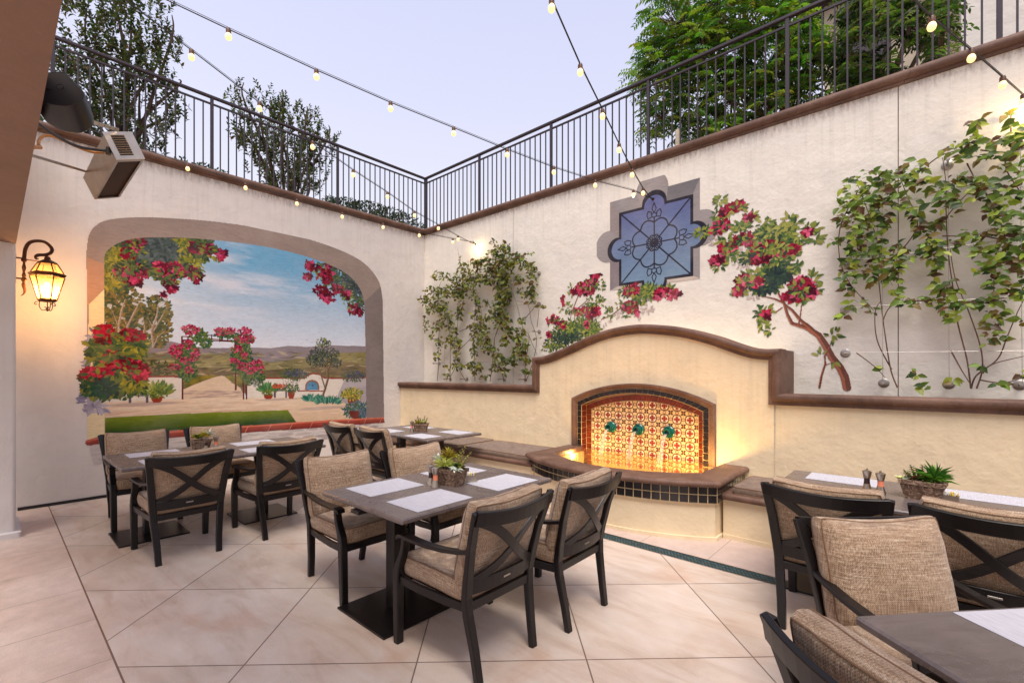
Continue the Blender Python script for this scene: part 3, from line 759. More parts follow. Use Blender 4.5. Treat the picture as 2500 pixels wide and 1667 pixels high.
# ================================================================ cushions
def cushion(w, h, t, seed, ear=.0, puff=1., edge_t=.36, back=None):
    "pillow lying in local XY with thickness along Z, boxed edge; returns V, F and the two seam loops"
    r = random.Random(seed); n = 18; nz = 4
    def edge(u, v):
        # rounded square in [-1,1]^2 with slightly pulled out corners
        cu = abs(u) ** 6; cv = abs(v) ** 6
        x = u * w / 2 * (1 - .03 * (1 - v * v) * (1) * (abs(u) > .0) * abs(u)) ; y = v * h / 2 * (1 - .03 * (1 - u * u) * abs(v))
        k = 1 - .055 * (cu * cv); x *= k; y *= k
        return x, y
    ph = [r.uniform(0, 6.28) for _ in range(6)]
    def wr(u, v): return .0035 * math.sin(5 * u + ph[0]) * math.sin(4 * v + ph[1]) + .0022 * math.sin(11 * u * v + ph[2]) + .004 * (abs(u * v)) ** 2 * math.sin(26 * (u + v * r0) + ph[3])
    r0 = r.uniform(-1, 1)
    V = []; F = []
    def surf(s):
        o = len(V)
        for j in range(n + 1):
            for i in range(n + 1):
                u = -1 + 2 * i / n; v = -1 + 2 * j / n
                u = math.copysign(abs(u) ** .8, u); v = math.copysign(abs(v) ** .8, v)
                x, y = edge(u, v); b = (1 - abs(u) ** 3.2) * (1 - abs(v) ** 3.2)
                pf = puff if (s > 0 or back is None) else back; z = s * (t * edge_t + t * .24 * pf * b ** .55) + wr(u, v) * (.3 + b)
                if ear: y -= ear * (1 - u * u) * max(0, v) ** 2
                V.append((x, y, z))
        for j in range(n):
            for i in range(n):
                a = o + j * (n + 1) + i; q = (a, a + 1, a + n + 2, a + n + 1); F.append(q if s > 0 else q[::-1])
        return o
    oa = surf(1); ob = surf(-1)
    loop = [(i, 0) for i in range(n)] + [(n, j) for j in range(n)] + [(n - i, n) for i in range(n)] + [(0, n - j) for j in range(n)]
    top = [V[oa + j * (n + 1) + i] for i, j in loop]; bot = [V[ob + j * (n + 1) + i] for i, j in loop]
    m = len(loop); prev = [oa + j * (n + 1) + i for i, j in loop]
    for k in range(1, nz):
        f = k / nz; cur = []
        for a, b in zip(top, bot):
            L = math.hypot(a[0], a[1]); bul = 1 + .012 * math.sin(PI * f) / max(L, .05)
            cur.append(len(V)); V.append((a[0] * (1 - f) * bul + b[0] * f * bul, a[1] * (1 - f) * bul + b[1] * f * bul, a[2] * (1 - f) + b[2] * f))
        for i in range(m): F.append((prev[i], cur[i], cur[(i + 1) % m], prev[(i + 1) % m]))
        prev = cur
    cur = [ob + j * (n + 1) + i for i, j in loop]
    for i in range(m): F.append((prev[i], cur[i], cur[(i + 1) % m], prev[(i + 1) % m]))
    return V, F, top, bot
def put_cushion(name, w, h, t, M, parent, seed, mat='cushion_fabric', base=None, **k):
    V, F, top, bot = cushion(w, h, t, seed, **k)
    m = MB(); m.add([M @ Vector(v) for v in V], F); o = m.build(name, mat, parent, True, base)
    p = MB()
    for L in (top, bot): p.tube([M @ (Vector(q) * 1.0) for q in L], .0034, 6, closed=True)
    po = p.build('piping', 'piping_fabric', o, True)
    return o
# ================================================================ the armchair
def make_chair(seed):
    t = thing('dining_armchair', 'x', 'chair')
    for s in (-1, 1):
        m = MB(); m.sweep([(s * .215, -.315, 0), (s * .222, -.292, .15), (s * .238, -.262, .33), (s * .243, -.258, .42), (s * .252, -.278, .52), (s * .268, -.315, .68), (s * .288, -.365, .83), (s * .294, -.382, .880)], (1, 0, 0), [.044, .047, .05, .05, .05, .048, .046, .045], [.034, .036, .042, .042, .034, .03, .028, .026]); m.build('rear_leg', 'dark_metal', t)
        m = MB(); m.sweep([(s * .272, .285, 0), (s * .275, .282, .2), (s * .277, .278, .39), (s * .277, .268, .445), (s * .277, .243, .495), (s * .277, .222, .545), (s * .277, .212, .59), (s * .277, .210, .618)], (1, 0, 0), [.046, .05, .052, .05, .048, .047, .047, .047], [.044, .048, .052, .046, .032, .028, .028, .03]); m.build('front_leg', 'dark_metal', t)
        m = MB(); m.sweep([(s * .279, .262, .606), (s * .280, .252, .622), (s * .280, .215, .630), (s * .281, .12, .627), (s * .279, 0, .626), (s * .275, -.12, .634), (s * .271, -.22, .648), (s * .266, -.315, .668)], (1, 0, 0), [.054, .060, .060, .056, .050, .046, .043, .04], [.014, .022, .022, .02, .02, .02, .02, .02]); m.build('armrest', 'dark_metal', t)
    m = MB(); n = 12; P = []
    for i in range(n + 1):
        u = -1 + 2 * i / n; P.append((.298 * u, -.382 - .045 * (1 - u * u), .850 - .020 * (1 - u * u)))
    m.sweep(P, (0, -.22, 1), .076, .022); m.build('top_rail', 'dark_metal', t)
    m = MB(); P = [(.235 * (-1 + i / 5), -.270 - .03 * (1 - (-1 + i / 5) ** 2), .468) for i in range(11)]
    m.sweep(P, (0, -.1, 1), .074, .018); lr = m.build('lower_back_rail', 'dark_metal', t)
    m = MB(); m.bbox(-.026, .026, -.3135, -.309, .466, .476, .001); m.build('maker_plate', 'steel', lr)
    for s in (-1, 1):
        m = MB(); P = []; 
        for i in range(13):
            u = i / 12; x = s * (-.262 + (.262 + .222) * u); z = .828 - (.828 - .495) * u - .022 * math.sin(PI * u) * 0 + .018 * math.sin(2 * PI * u)
            y = -.372 + (.372 - .272) * u - .040 * math.sin(PI * u) - (.006 if s > 0 else 0)
            P.append((x, y, z))
        m.sweep(P, (s * .56, 0, 1) if False else (.0, -.3, 1), .050, .013); m.build('cross_bar', 'dark_metal', t)
    m = MB(); z0, z1 = .345, .395
    m.sweep([(-.255, .278, .37), (0, .284, .37), (.255, .278, .37)], (0, 0, 1), .048, .022); m.sweep([(-.22, -.262, .37), (.22, -.262, .37)], (0, 0, 1), .048, .022)
    for s in (-1, 1): m.sweep([(s * .276, .26, .37), (s * .268, .1, .362), (s * .252, -.1, .360), (s * .243, -.25, .366)], (0, 0, 1), .046, .022)
    m.box(-.24, .24, -.25, .27, .378, .386); m.build('seat_frame', 'dark_metal', t)
    M = Matrix.Translation((0, .018, .447)); put_cushion('seat_cushion', .515, .55, .135, M, t, seed, puff=.75)
    M = Matrix.Translation((0, -.262, .692)) @ Matrix.Rotation(math.radians(14.5), 4, 'X') @ Matrix.Rotation(math.radians(90), 4, 'X') @ Matrix.Rotation(PI, 4, 'Y')
    put_cushion('back_cushion', .535, .455, .17, M, t, seed + 1, ear=.024, edge_t=.19, puff=1.9, back=.55)
    return t
protos = [make_chair(5), make_chair(21), make_chair(37)]
CH = [
    (5.59, -4.045, 90, 'armchair nearest us at the centre table, crossed back to us, its feet at the bottom', 'centre'),
    (5.65, -3.36, 91, 'armchair with its crossed back to us at the centre table, next to the fountain basin', 'centre'),
    (4.39, -4.04, -90, 'armchair left of the centre table facing right, seat cushion and left arm in full view', 'centre'),
    (4.50, -3.36, -88, 'armchair behind the flower planter of the centre table, only its back cushion showing', 'centre'),
    (2.68, -4.78, 90, 'armchair with crossed back to us at the mural table, leftmost of its near side', 'mural'),
    (2.70, -3.98, 91, 'armchair with crossed back to us at the mural table, right one of its near side', 'mural'),
    (1.40, -4.82, -90, 'armchair against the mural at the left end of the mural table, facing us', 'mural'),
    (1.40, -4.05, -90, 'armchair against the mural behind the small planter of the mural table, facing us', 'mural'),
    (2.00, -2.58, 1, 'armchair at the back corner table nearest the mural, crossed back seen from the side', 'corner'),
    (2.74, -2.57, -1, 'armchair at the back corner table right beside another, nearer the bench cushions', 'corner'),
    (7.12, -2.35, 0, 'armchair with crossed back before the right hand table, just right of the drain grate', 'right'),
    (7.80, -2.35, 0, 'armchair with crossed back before the right hand table, cut by the right photo edge', 'right'),
    (7.60, -3.47, -136, 'armchair at the nearest table facing us with one big tan back cushion', 'near'),
    (7.704, -4.32, -36, 'armchair in the bottom right corner seen from behind over its woven cushion top', 'near')]
for i, (x, y, rz, lb, g) in enumerate(CH):
    c = protos[i] if i < 3 else copy_tree(protos[i % 3])
    c.location = (x, y, 0); c.rotation_euler = (0, 0, math.radians(rz)); c['label'] = lb; c['group'] = 'dark metal armchairs with beige cushions'
# ================================================================ tables
def make_table(label, cx, cy, w, l, rz, bases, plate=.54, z=.74):
    t = thing('dining_table', label, 'table', (cx, cy, 0), math.radians(rz), 'grey stone topped patio tables')
    m = MB(); m.bbox(-w / 2, w / 2, -l / 2, l / 2, z - .032, z, .008); m.build('table_top', 'table_stone', t)
    for (bx, by) in bases:
        b = MB(); b.bbox(bx - plate / 2, bx + plate / 2, by - plate / 2, by + plate / 2, 0, .014, .003); bo = b.build('base_plate', 'dark_metal', t)
        b = MB(); b.bbox(bx - .047, bx + .047, by - .047, by + .047, .014, z - .045, .004); b.box(bx - .045, bx + .045, by - .3, by + .3, z - .055, z - .034); b.box(bx - .25, bx + .25, by - .022, by + .022, z - .053, z - .036); b.build('column', 'dark_metal', t)
    return t
T3 = make_table('grey stone table in the centre before the fountain with planter and four white placemats', 4.963, -3.69, .925, 1.38, 0, [(0, -.41), (0, .37)])
T1 = make_table('long grey stone table on the left in front of the mural', 2.065, -4.265, .97, 1.80, 0, [(-.05, -.61), (.08, .37)])
T2 = make_table('grey stone table in the back corner beside the left bench', 2.36, -1.925, 1.52, .92, 0, [(-.42, 0), (.42, 0)], .42)
T4 = make_table('grey stone table on the right beside the bench against the low wall', 7.46, -1.845, 1.46, .915, 0, [(-.4, .05), (.4, .05)])
e1 = Vector((.67, .742, 0)); e2 = Vector((.742, -.67, 0)); K = Vector((7.384, -3.956, 0)); c5 = K + e1 * .475 + e2 * .62
T5 = make_table('nearest grey stone table cut by the bottom right corner, turned on the diagonal', c5.x, c5.y, .95, 1.24, math.degrees(math.atan2(e1.y, e1.x)), [(0, 0)], .5)
# ================================================================ placemats
def placemat(x, y, rz, label, z=.7405, a=.31, b=.42):
    m = MB(); m.bbox(-a / 2, a / 2, -b / 2, b / 2, 0, .0016, .0006); o = m.build('placemat', 'placemat_weave'); o.location = (x, y, z); o.rotation_euler = (0, 0, rz)
    tag(o, label, 'placemat', 'white woven placemats'); return o
for (x, y, lb) in ((4.715, -4.015, 'white placemat at the left end of the centre table, far side'), (5.215, -4.015, 'white placemat at the near end of the centre table, in front of the nearest chair'), (5.225, -3.345, 'white placemat on the centre table right of the planter, near the basin'), (4.70, -3.36, 'white placemat on the centre table behind the planter')):
    placemat(x, y, 0, lb, a=.325, b=.44)
for (x, y, lb) in ((2.33, -4.78, 'white placemat on the mural table in front of its leftmost near chair'), (1.82, -4.80, 'white placemat on the mural table at its far left corner'), (2.34, -3.93, 'white placemat on the mural table in front of its right near chair'), (1.80, -3.86, 'white placemat on the mural table right of its planter, far side')):
    placemat(x, y, 0, lb, a=.30, b=.43)
for (x, y, lb) in ((2.00, -2.20, 'white placemat on the corner table nearest the mural side chair'), (2.78, -2.20, 'white placemat on the near corner of the corner table'), (2.00, -1.66, 'white placemat on the corner table hidden behind its planter'), (2.82, -1.66, 'white placemat on the corner table beside the bench')):
    placemat(x, y, PI / 2, lb, a=.29, b=.42)
for (x, y, lb) in ((7.08, -1.56, 'grey white placemat on the right hand table left of the shakers, by the wall'), (7.10, -2.12, 'grey white placemat on the right hand table behind the left chair back'), (7.86, -1.56, 'grey white placemat on the right hand table right of the planter, by the wall')):
    placemat(x, y, PI / 2, lb, a=.29, b=.44)
p = K + e1 * .475 + e2 * .22; a5 = math.atan2(e1.y, e1.x)
for s, u, lb in ((.70, .30, 'big white woven placemat on the nearest table at its far edge'), (.26, .78, 'white woven placemat on the nearest table at the bottom edge of the photo')):
    q = K + e1 * s + e2 * u; 
    if s > .5: q = K + e1 * .575 + e2 * .185
    else: q = K + e1 * .255 + e2 * .60
    placemat(q.x, q.y, a5 + PI / 2, lb, .7405, .335, .46)
for o in [o for o in bpy.data.objects if o.name.startswith('placemat')]:
    pass
# ================================================================ planters, shakers, sugar holders
def carved_pot_mat():
    t = NT('carved_terracotta', .8); v = t.coord(); n = t.noise(v, 42, 5, .7, 1.5)
    t.col(t.ramp(n, [(.35, C3(78, 56, 44)), (.5, C3(112, 86, 68)), (.62, C3(168, 142, 118))])); t.bump(n, .8, .004); MAT['carved_terracotta'] = t.m
carved_pot_mat()
def planter(x, y, z, rz, label, style, w=.19, d=.12, h=.095):
    t = thing('flower_planter', label, 'planter', (x, y, z), rz, 'carved planters on the tables'); t.scale = (1.12, 1.12, 1.25)
    m = MB(); k = .8
    def rr(s, zz, o=0): return [Vector((sx * (w / 2 * s + o), sy * (d / 2 * s + o), zz)) for sx, sy in ((-1, -1), (1, -1), (1, 1), (-1, 1))]
    m.loft([rr(k, .0), rr(k, .004), rr(1, h * .78), rr(1, h * .78, .006), rr(1.02, h, .006), rr(1, h, -.006), rr(.95, h - .02, -.008)]); m.build('pot', 'carved_terracotta', t)
    m = MB(); m.box(-w * .46, w * .46, -d * .44, d * .44, h - .03, h - .018); m.build('soil', 'soil', t)
    r = random.Random(style * 7 + 3); P = []; A = []; N = []; S = []; W = []; Cc = []
    def rosette(cx, cy, cz, n, L, wd, pal, lift=.7, tilt=(0, 0)):
        for i in range(n):
            f = i / n; a = i * 2.4 + r.random() * .3; el = math.radians(12 + 72 * f) * lift + r.uniform(-.1, .1)
            ax = Vector((math.cos(a) * math.cos(el) + tilt[0], math.sin(a) * math.cos(el) + tilt[1], math.sin(el))).normalized()
            P.append((cx, cy, cz)); A.append(ax); N.append((-math.cos(a) * math.sin(el), -math.sin(a) * math.sin(el), math.cos(el))); S.append(L * r.uniform(.75, 1.1)); W.append(wd); c = r.choice(pal); k_ = r.uniform(.8, 1.2); Cc.append([min(1, q * k_) for q in c])
    def sprig(cx, cy, cz, dx, dy, H, n, L, wd, pal):
        for i in range(n):
            f = i / n; a = i * 2.0; px = cx + dx * f; py = cy + dy * f; pz = cz + H * f
            P.append((px, py, pz)); A.append((math.cos(a), math.sin(a), .6)); N.append((-.3 * math.cos(a), -.3 * math.sin(a), 1)); S.append(L * (1.1 - .5 * f)); W.append(wd); c = r.choice(pal); Cc.append(c)
        st.tube([(cx, cy, cz - .02), (cx + dx * .5, cy + dy * .5, cz + H * .5), (cx + dx, cy + dy, cz + H)], .0016, 5)
    st = MB()
    ylw = [C3(186, 178, 66), C3(150, 150, 50), C3(206, 176, 70)]; grn = [C3(70, 100, 46), C3(48, 78, 40), C3(96, 124, 52)]; wht = [C3(222, 222, 210), C3(200, 206, 196)]; pale = [C3(206, 206, 120), C3(182, 190, 100)]; red = [C3(140, 40, 40), C3(104, 40, 50)]; brn = [C3(130, 110, 50), C3(160, 130, 60)]
    if style == 0:
        rosette(-.01, -.045, h + .01, 46, .085, .10, pale, .62); rosette(-.03, .02, h + .045, 60, .075, .16, ylw + brn, .95); rosette(.055, .01, h + .0, 24, .06, .5, grn, .6)
        rosette(-.085, -.01, h + .03, 16, .07, .3, wht, .7, (-.3, 0)); rosette(.08, -.04, h - .002, 14, .05, .5, wht, .3, (.2, -.1))
        for q in range(6): sprig(.04 + .01 * q, .02 - .008 * q, h, .02 + .012 * q, .01 * q - .02, .09 + .018 * (q % 4), 16, .017, .6, pale + ylw)
        sprig(-.08, .03, h, -.03, 0, .09, 14, .018, .6, pale)
    elif style == 1:
        for q in range(7): sprig(-.05 + .016 * q, .01 * (q % 3) - .01, h - .01, -.03 + .01 * q, .01 * (q % 2), .05 + .035 * ((q * 3) % 5) / 4, 22, .030, .5, grn + brn)
        rosette(-.01, -.02, h + .0, 26, .05, .5, red + grn, .5); rosette(.045, 0, h + .0, 50, .105, .09, [C3(70, 130, 50), C3(110, 160, 60)], .9, (.35, 0)); rosette(-.07, -.02, h - .01, 10, .04, .6, wht, .5, (-.4, 0)); rosette(-.10, -.03, h - .005, 14, .03, .7, [C3(226, 224, 160)], .6); rosette(.02, -.03, h, 16, .045, .8, grn, .4)
    elif style == 2:
        for q in range(6): sprig(-.05 + .02 * q, 0, h - .01, .01 * q - .02, 0, .05 + .04 * ((q * 2) % 3) / 2, 20, .028, .55, grn + brn)
        rosette(.03, -.02, h + .01, 22, .045, .7, [C3(226, 222, 150), C3(236, 232, 190)], .6, (.1, 0)); rosette(-.02, -.03, h, 26, .06, .3, ylw, .6)
    else:
        rosette(-.03, -.01, h + .01, 30, .07, .3, grn + ylw, .7); rosette(.03, .0, h + .02, 40, .065, .2, ylw, .8); rosette(.06, .02, h + .04, 12, .06, .3, wht, .8)
        for q in range(4): sprig(-.03 + .02 * q, .01, h, .01 * q, 0, .06 + .015 * q, 12, .018, .6, pale)
    leaf_batch('succulents', P, A, N, S, np.array(W) * 1.0, Cc, 'leaf_matte', t)
    if st.v: st.build('stem', 'stem_green', t)
    return t
planter(4.995, -3.655, .7405, .15, 'carved planter of spiky pale succulents in the middle of the centre table', 0)
planter(7.535, -1.865, .7405, -.1, 'carved planter of dark green succulents and red leaves on the right hand table', 1)
planter(2.40, -1.93, .7405, .75, 'small carved planter of yellow flowers on the back corner table', 2, .17, .11, .09)
planter(1.93, -4.42, .7405, .7, 'small planter of yellow green succulents and a white sprig on the mural table', 3, .13, .1, .085)
def shaker(x, y, label, mid, z=.7405, k=1.):
    t = thing('spice_mill', label, 'mill', (x, y, z), 0, 'steel salt and pepper mills'); t.scale = (1.1, 1.1, 1.1)
    m = MB(); m.lathe([(.001, 0), (.0275 * k, 0), (.0275 * k, .006), (.0175 * k, .045 * k), (.0175 * k, .047 * k)], n=20); m.build('base', 'brushed_steel', t, True)
    m = MB(); m.lathe([(.0168 * k, .046 * k), (.015 * k, .06 * k), (.0155 * k, .082 * k), (.001, .082 * k)], n=20); m.build('spice_window', mid, t, True)
    m = MB(); m.lathe([(.016 * k, .081 * k), (.018 * k, .083 * k), (.025 * k, .118 * k), (.026 * k, .124 * k), (.012 * k, .130 * k), (.005 * k, .131 * k), (.006 * k, .140 * k), (.001, .141 * k)], n=20); m.build('cap', 'brushed_steel', t, True)
shaker(4.906, -3.762, 'dark filled steel pepper mill left of the centre planter', 'pepper_dark'); shaker(4.985, -3.785, 'pink filled steel salt mill beside the centre planter', 'salt_pink')
shaker(7.25, -1.868, 'dark filled steel pepper mill on the right hand table', 'pepper_dark'); shaker(7.325, -1.905, 'pink filled steel salt mill left of the right hand planter', 'salt_pink')
shaker(1.99, -4.40, 'steel mill beside the small planter on the mural table', 'pepper_dark'); shaker(2.03, -4.31, 'pink filled steel mill on the mural table, right of its planter', 'salt_pink')
shaker(2.33, -2.03, 'pink filled steel mill beside the small planter on the corner table', 'salt_pink')
def sugar(x, y, rz, label):
    t = thing('packet_holder', label, 'packet holder', (x, y, .7405), rz, 'small steel packet holders')
    m = MB(); w, d, h, e = .075, .045, .05, .0015
    m.box(-w / 2, w / 2, -d / 2, -d / 2 + e, 0, h); m.box(-w / 2, w / 2, d / 2 - e, d / 2, 0, h); m.box(-w / 2, -w / 2 + e, -d / 2 + e, d / 2 - e, 0, h); m.box(w / 2 - e, w / 2, -d / 2 + e, d / 2 - e, 0, h); m.box(-w / 2 + e, w / 2 - e, -d / 2 + e, d / 2 - e, 0, e); m.build('steel_box', 'brushed_steel', t)
    for i in range(9):
        M = Matrix.Translation((-w / 2 + .008 + i * .0072, 0, .004)) @ Matrix.Rotation(random.uniform(-.12, .12), 4, 'Y'); m = MB(); m.box(-.0025, .0025, -.017, .017, 0, .062 + .006 * random.random(), M); m.build('sugar_packet', random.choice(['paper_white', 'packet_yellow', 'paper_white']), t)
sugar(5.055, -3.50, .75, 'steel holder with yellow and white packets right of the centre planter')
sugar(7.665, -1.89, -.1, 'steel holder full of pale packets right of the right hand planter')
# ================================================================ bench cushions
def bench_cushion(x0, x1, y0, y1, z, label, seed):
    cx, cy = (x0 + x1) / 2, (y0 + y1) / 2
    t = thing('bench_cushion', label, 'cushion', (cx, cy, z), 0, 'brown seat cushions on the benches')
    V, F, top, bot = cushion(x1 - x0, y1 - y0, .085, seed, puff=.5)
    m = MB(); m.add([(v[0], v[1], v[2] + .032) for v in V], F); m.build('pad', 'bench_fabric', t, True)
    p = MB()
    for L in (top, bot): p.tube([(q[0], q[1], q[2] + .032) for q in L], .005, 6, closed=True)
    p.build('piping', 'piping_fabric', t, True)
bench_cushion(.1, 1.30, -1.43, -.64, .447, 'brown bench cushion in the far corner under the back table', 3)
bench_cushion(1.32, 2.60, -1.43, -.64, .447, 'brown bench cushion behind the back corner table', 4)
bench_cushion(2.62, 3.93, -1.42, -.66, .447, 'long brown bench cushion touching the left end of the fountain basin', 8)
bench_cushion(6.20, 7.55, -1.30, -.66, .432, 'brown bench cushion touching the right end of the fountain basin', 9)
bench_cushion(7.57, 9.0, -1.30, -.66, .432, 'brown bench cushion behind the right hand table', 10)
# ================================================================ painted wall pictures (real paint on real walls)
PK = .92   # paint is a little darker than white paper
def PC(r, g, b): return np.array(C3(r, g, b)) * PK
def vnoise(X, Y, seed):
    r = np.random.default_rng(seed); G = r.random((64, 64)); xi = np.floor(X).astype(int); yi = np.floor(Y).astype(int); fx = X - xi; fy = Y - yi
    fx = fx * fx * (3 - 2 * fx); fy = fy * fy * (3 - 2 * fy); a = G[xi % 64, yi % 64]; b = G[(xi + 1) % 64, yi % 64]; c = G[xi % 64, (yi + 1) % 64]; d = G[(xi + 1) % 64, (yi + 1) % 64]
    return (a * (1 - fx) + b * fx) * (1 - fy) + (c * (1 - fx) + d * fx) * fy
def fbm(X, Y, seed, o=4):
    s = 0; a = .5; t = 0
    for i in range(o): s = s + a * vnoise(X * 2 ** i, Y * 2 ** i, seed + i); t += a; a *= .55
    return s / t
class Canvas:
    def __init__(s, s0, s1, z0, z1, cell, seed=1):
        s.s0, s.z0, s.c = s0, z0, cell; s.W = int((s1 - s0) / cell) + 1; s.H = int((z1 - z0) / cell) + 1
        s.S, s.Z = np.meshgrid(s0 + np.arange(s.W) * cell, z0 + np.arange(s.H) * cell)
        s.rgb = np.zeros((s.H, s.W, 3)); s.a = np.zeros((s.H, s.W)); s.r = np.random.default_rng(seed)
    def win(s, x0, x1, y0, y1):
        i0 = max(0, int((x0 - s.s0) / s.c)); i1 = min(s.W, int((x1 - s.s0) / s.c) + 2); j0 = max(0, int((y0 - s.z0) / s.c)); j1 = min(s.H, int((y1 - s.z0) / s.c) + 2)
        return (slice(j0, max(j0, j1)), slice(i0, max(i0, i1)))
    def put(s, w, mask, col, alpha=1.):
        m = mask.astype(float) * alpha if not isinstance(alpha, np.ndarray) else mask * alpha
        s.rgb[w] = s.rgb[w] * (1 - m[..., None]) + (col if not callable(col) else col(s.S[w], s.Z[w])) * m[..., None]; s.a[w] = np.maximum(s.a[w], m)
    def poly(s, P, col, alpha=1., clip=None):
        P = [(p[0], p[1]) for p in P]; xs = [p[0] for p in P]; ys = [p[1] for p in P]; w = s.win(min(xs), max(xs), min(ys), max(ys)); X, Y = s.S[w], s.Z[w]
        ins = np.zeros(X.shape, bool); j = len(P) - 1
        for i in range(len(P)):
            xi, yi = P[i]; xj, yj = P[j]
            if abs(yj - yi) > 1e-12: ins ^= ((yi > Y) != (yj > Y)) & (X < (xj - xi) * (Y - yi) / (yj - yi) + xi)
            j = i
        if clip is not None: ins &= clip[w]
        s.put(w, ins, col, alpha); return w, ins
    def leaf(s, x, y, ang, L, Wd, col, hi=None, clip=None):
        ca, sa = math.cos(ang), math.sin(ang); w = s.win(min(x, x + L * ca) - Wd, max(x, x + L * ca) + Wd, min(y, y + L * sa) - Wd, max(y, y + L * sa) + Wd)
        X = s.S[w] - x; Y = s.Z[w] - y
        if X.size == 0: return
        u = (X * ca + Y * sa) / L; v = (-X * sa + Y * ca) / (Wd / 2); prof = np.sin(np.clip(u, 0, 1) ** .8 * PI) ** .8
        m = (u > 0) & (u < 1) & (np.abs(v) < prof)
        if clip is not None: m &= clip[w]
        c = np.array(col); h = c * 1.35 if hi is None else np.array(hi); f = np.clip(.5 + .5 * v, 0, 1)[..., None] * np.clip(u, 0, 1)[..., None] * .8
        cc = c * (1 - f) + h * f; cc = np.where((np.abs(v) < .12)[..., None], cc * .85, cc); s.put(w, m, cc)
    def ell(s, x, y, rx, ry, col, alpha=1., clip=None, rot=0, soft=0):
        R = max(rx, ry); w = s.win(x - R, x + R, y - R, y + R); X = s.S[w] - x; Y = s.Z[w] - y; c_, s_ = math.cos(rot), math.sin(rot)
        d = ((X * c_ + Y * s_) / rx) ** 2 + ((-X * s_ + Y * c_) / ry) ** 2; m = (d < 1).astype(float) if not soft else np.clip((1 - d) * soft, 0, 1)
        if clip is not None: m = m * clip[w]
        s.put(w, m, col, alpha)
    def stroke(s, P, wd, col, clip=None, hi=None):
        n = len(P); ws = wd if isinstance(wd, (list, tuple)) else [wd] * n
        for (a, b, w0, w1) in zip(P[:-1], P[1:], ws[:-1], ws[1:]):
            R = max(w0, w1); w = s.win(min(a[0], b[0]) - R, max(a[0], b[0]) + R, min(a[1], b[1]) - R, max(a[1], b[1]) + R); X = s.S[w] - a[0]; Y = s.Z[w] - a[1]
            dx, dy = b[0] - a[0], b[1] - a[1]; L2 = dx * dx + dy * dy + 1e-12; t = np.clip((X * dx + Y * dy) / L2, 0, 1); d = np.hypot(X - t * dx, Y - t * dy); wdt = (w0 + (w1 - w0) * t) / 2
            m = d < wdt
            if clip is not None: m &= clip[w]
            c = np.array(col)
            if hi is not None: c = np.where(((X * -dy + Y * dx) / math.sqrt(L2) > wdt * .2)[..., None], np.array(hi), c)
            s.put(w, m, c)
    def foliage(s, x, y, rx, ry, n, L, pal, ang=None, clip=None, wr=.42, spread=6.3, dens=.75):
        r = s.r
        for i in range(n):
            a = r.uniform(0, 2 * PI); q = r.random() ** dens; px = x + rx * q * math.cos(a); py = y + ry * q * math.sin(a)
            an = (math.atan2((py - y) / ry, (px - x) / rx) + r.normal(0, .9)) if ang is None else ang + r.uniform(-spread / 2, spread / 2)
            c = pal[r.integers(len(pal))]; l = L * r.uniform(.65, 1.15); s.leaf(px, py, an, l, l * wr, c * r.uniform(.8, 1.2), clip=clip)
    def flowers(s, x, y, rx, ry, n, L, pal, clip=None):
        r = s.r
        for i in range(int(n * .8) + 1):
            a = r.uniform(0, 2 * PI); q = math.sqrt(r.random()); px = x + rx * q * math.cos(a); py = y + ry * q * math.sin(a); k0 = r.random(); c = pal[r.integers(len(pal))] * (.55 + .6 * k0); a0 = r.uniform(0, 6.3); n_ = r.integers(3, 6)
            for k in range(n_):
                l = L * r.uniform(.85, 1.3); s.leaf(px, py, a0 + k * 6.28 / n_ + r.normal(0, .25), l, l * .62, c * r.uniform(.75, 1.2), hi=np.minimum(c * 1.7 + PC(46, 20, 34) * k0, 1), clip=clip)
            s.ell(px, py, L * .14, L * .14, c * .45, .8, clip)
    def object(s, name, to3d, mat='wall_paint', full=False):
        idx = np.arange(s.H * s.W).reshape(s.H, s.W); A = s.a > .45; k = A[:-1, :-1] & A[:-1, 1:] & A[1:, 1:] & A[1:, :-1]
        if not full: k = (A[:-1, :-1].astype(int) + A[:-1, 1:] + A[1:, 1:] + A[1:, :-1]) >= 3
        q = np.stack([idx[:-1, :-1], idx[:-1, 1:], idx[1:, 1:], idx[1:, :-1]], -1)[k]; used = np.unique(q); re = np.zeros(s.H * s.W, int); re[used] = np.arange(len(used))
        V = to3d(s.S.ravel()[used], s.Z.ravel()[used]); C_ = s.rgb.reshape(-1, 3)[used]
        # paint that never got a colour takes its neighbour's
        return npmesh(name, V, re[q], mat, np.clip(C_, .004, 1))
# ---------------------------------------------------------------- the mural
cv = Canvas(-5.30, -.90, .42, 3.74, .0068, 5)
def Mp(x, y): p = on_x(.4 * x, 470.4 + .4 * y); return (p.y, p.z)
def Ms(pts): return [Mp(*p) for p in pts]
def sm(pts, n=60): return [(p.x, p.y) for p in smooth_pts([(a, b, 0) for a, b in pts], n)]
OUT = [(497, 1352), (496, 700), (495, 260), (508, 175), (548, 118), (630, 83), (800, 70), (1000, 77), (1200, 92), (1400, 118), (1600, 152), (1800, 205), (1950, 258), (2060, 312), (2130, 372), (2180, 450), (2198, 545), (2202, 900), (2206, 1240)]
INN = [(600, 1316), (597, 900), (597, 330), (612, 268), (690, 216), (800, 191), (1000, 188), (1200, 200), (1400, 222), (1600, 256), (1800, 310), (1950, 372), (2030, 432), (2075, 500), (2092, 575), (2100, 900), (2104, 1230)]
def smoothlist(L, a, b, n=14):
    "round only the curved stretch"
    mid = smooth_pts([(x, y, 0) for x, y in L[a:b]], n * (b - a)); return L[:a] + [(p.x, p.y) for p in mid] + L[b:]
OUTP = Ms(smoothlist(OUT, 2, 17)); INP = Ms(smoothlist(INN, 2, 15))
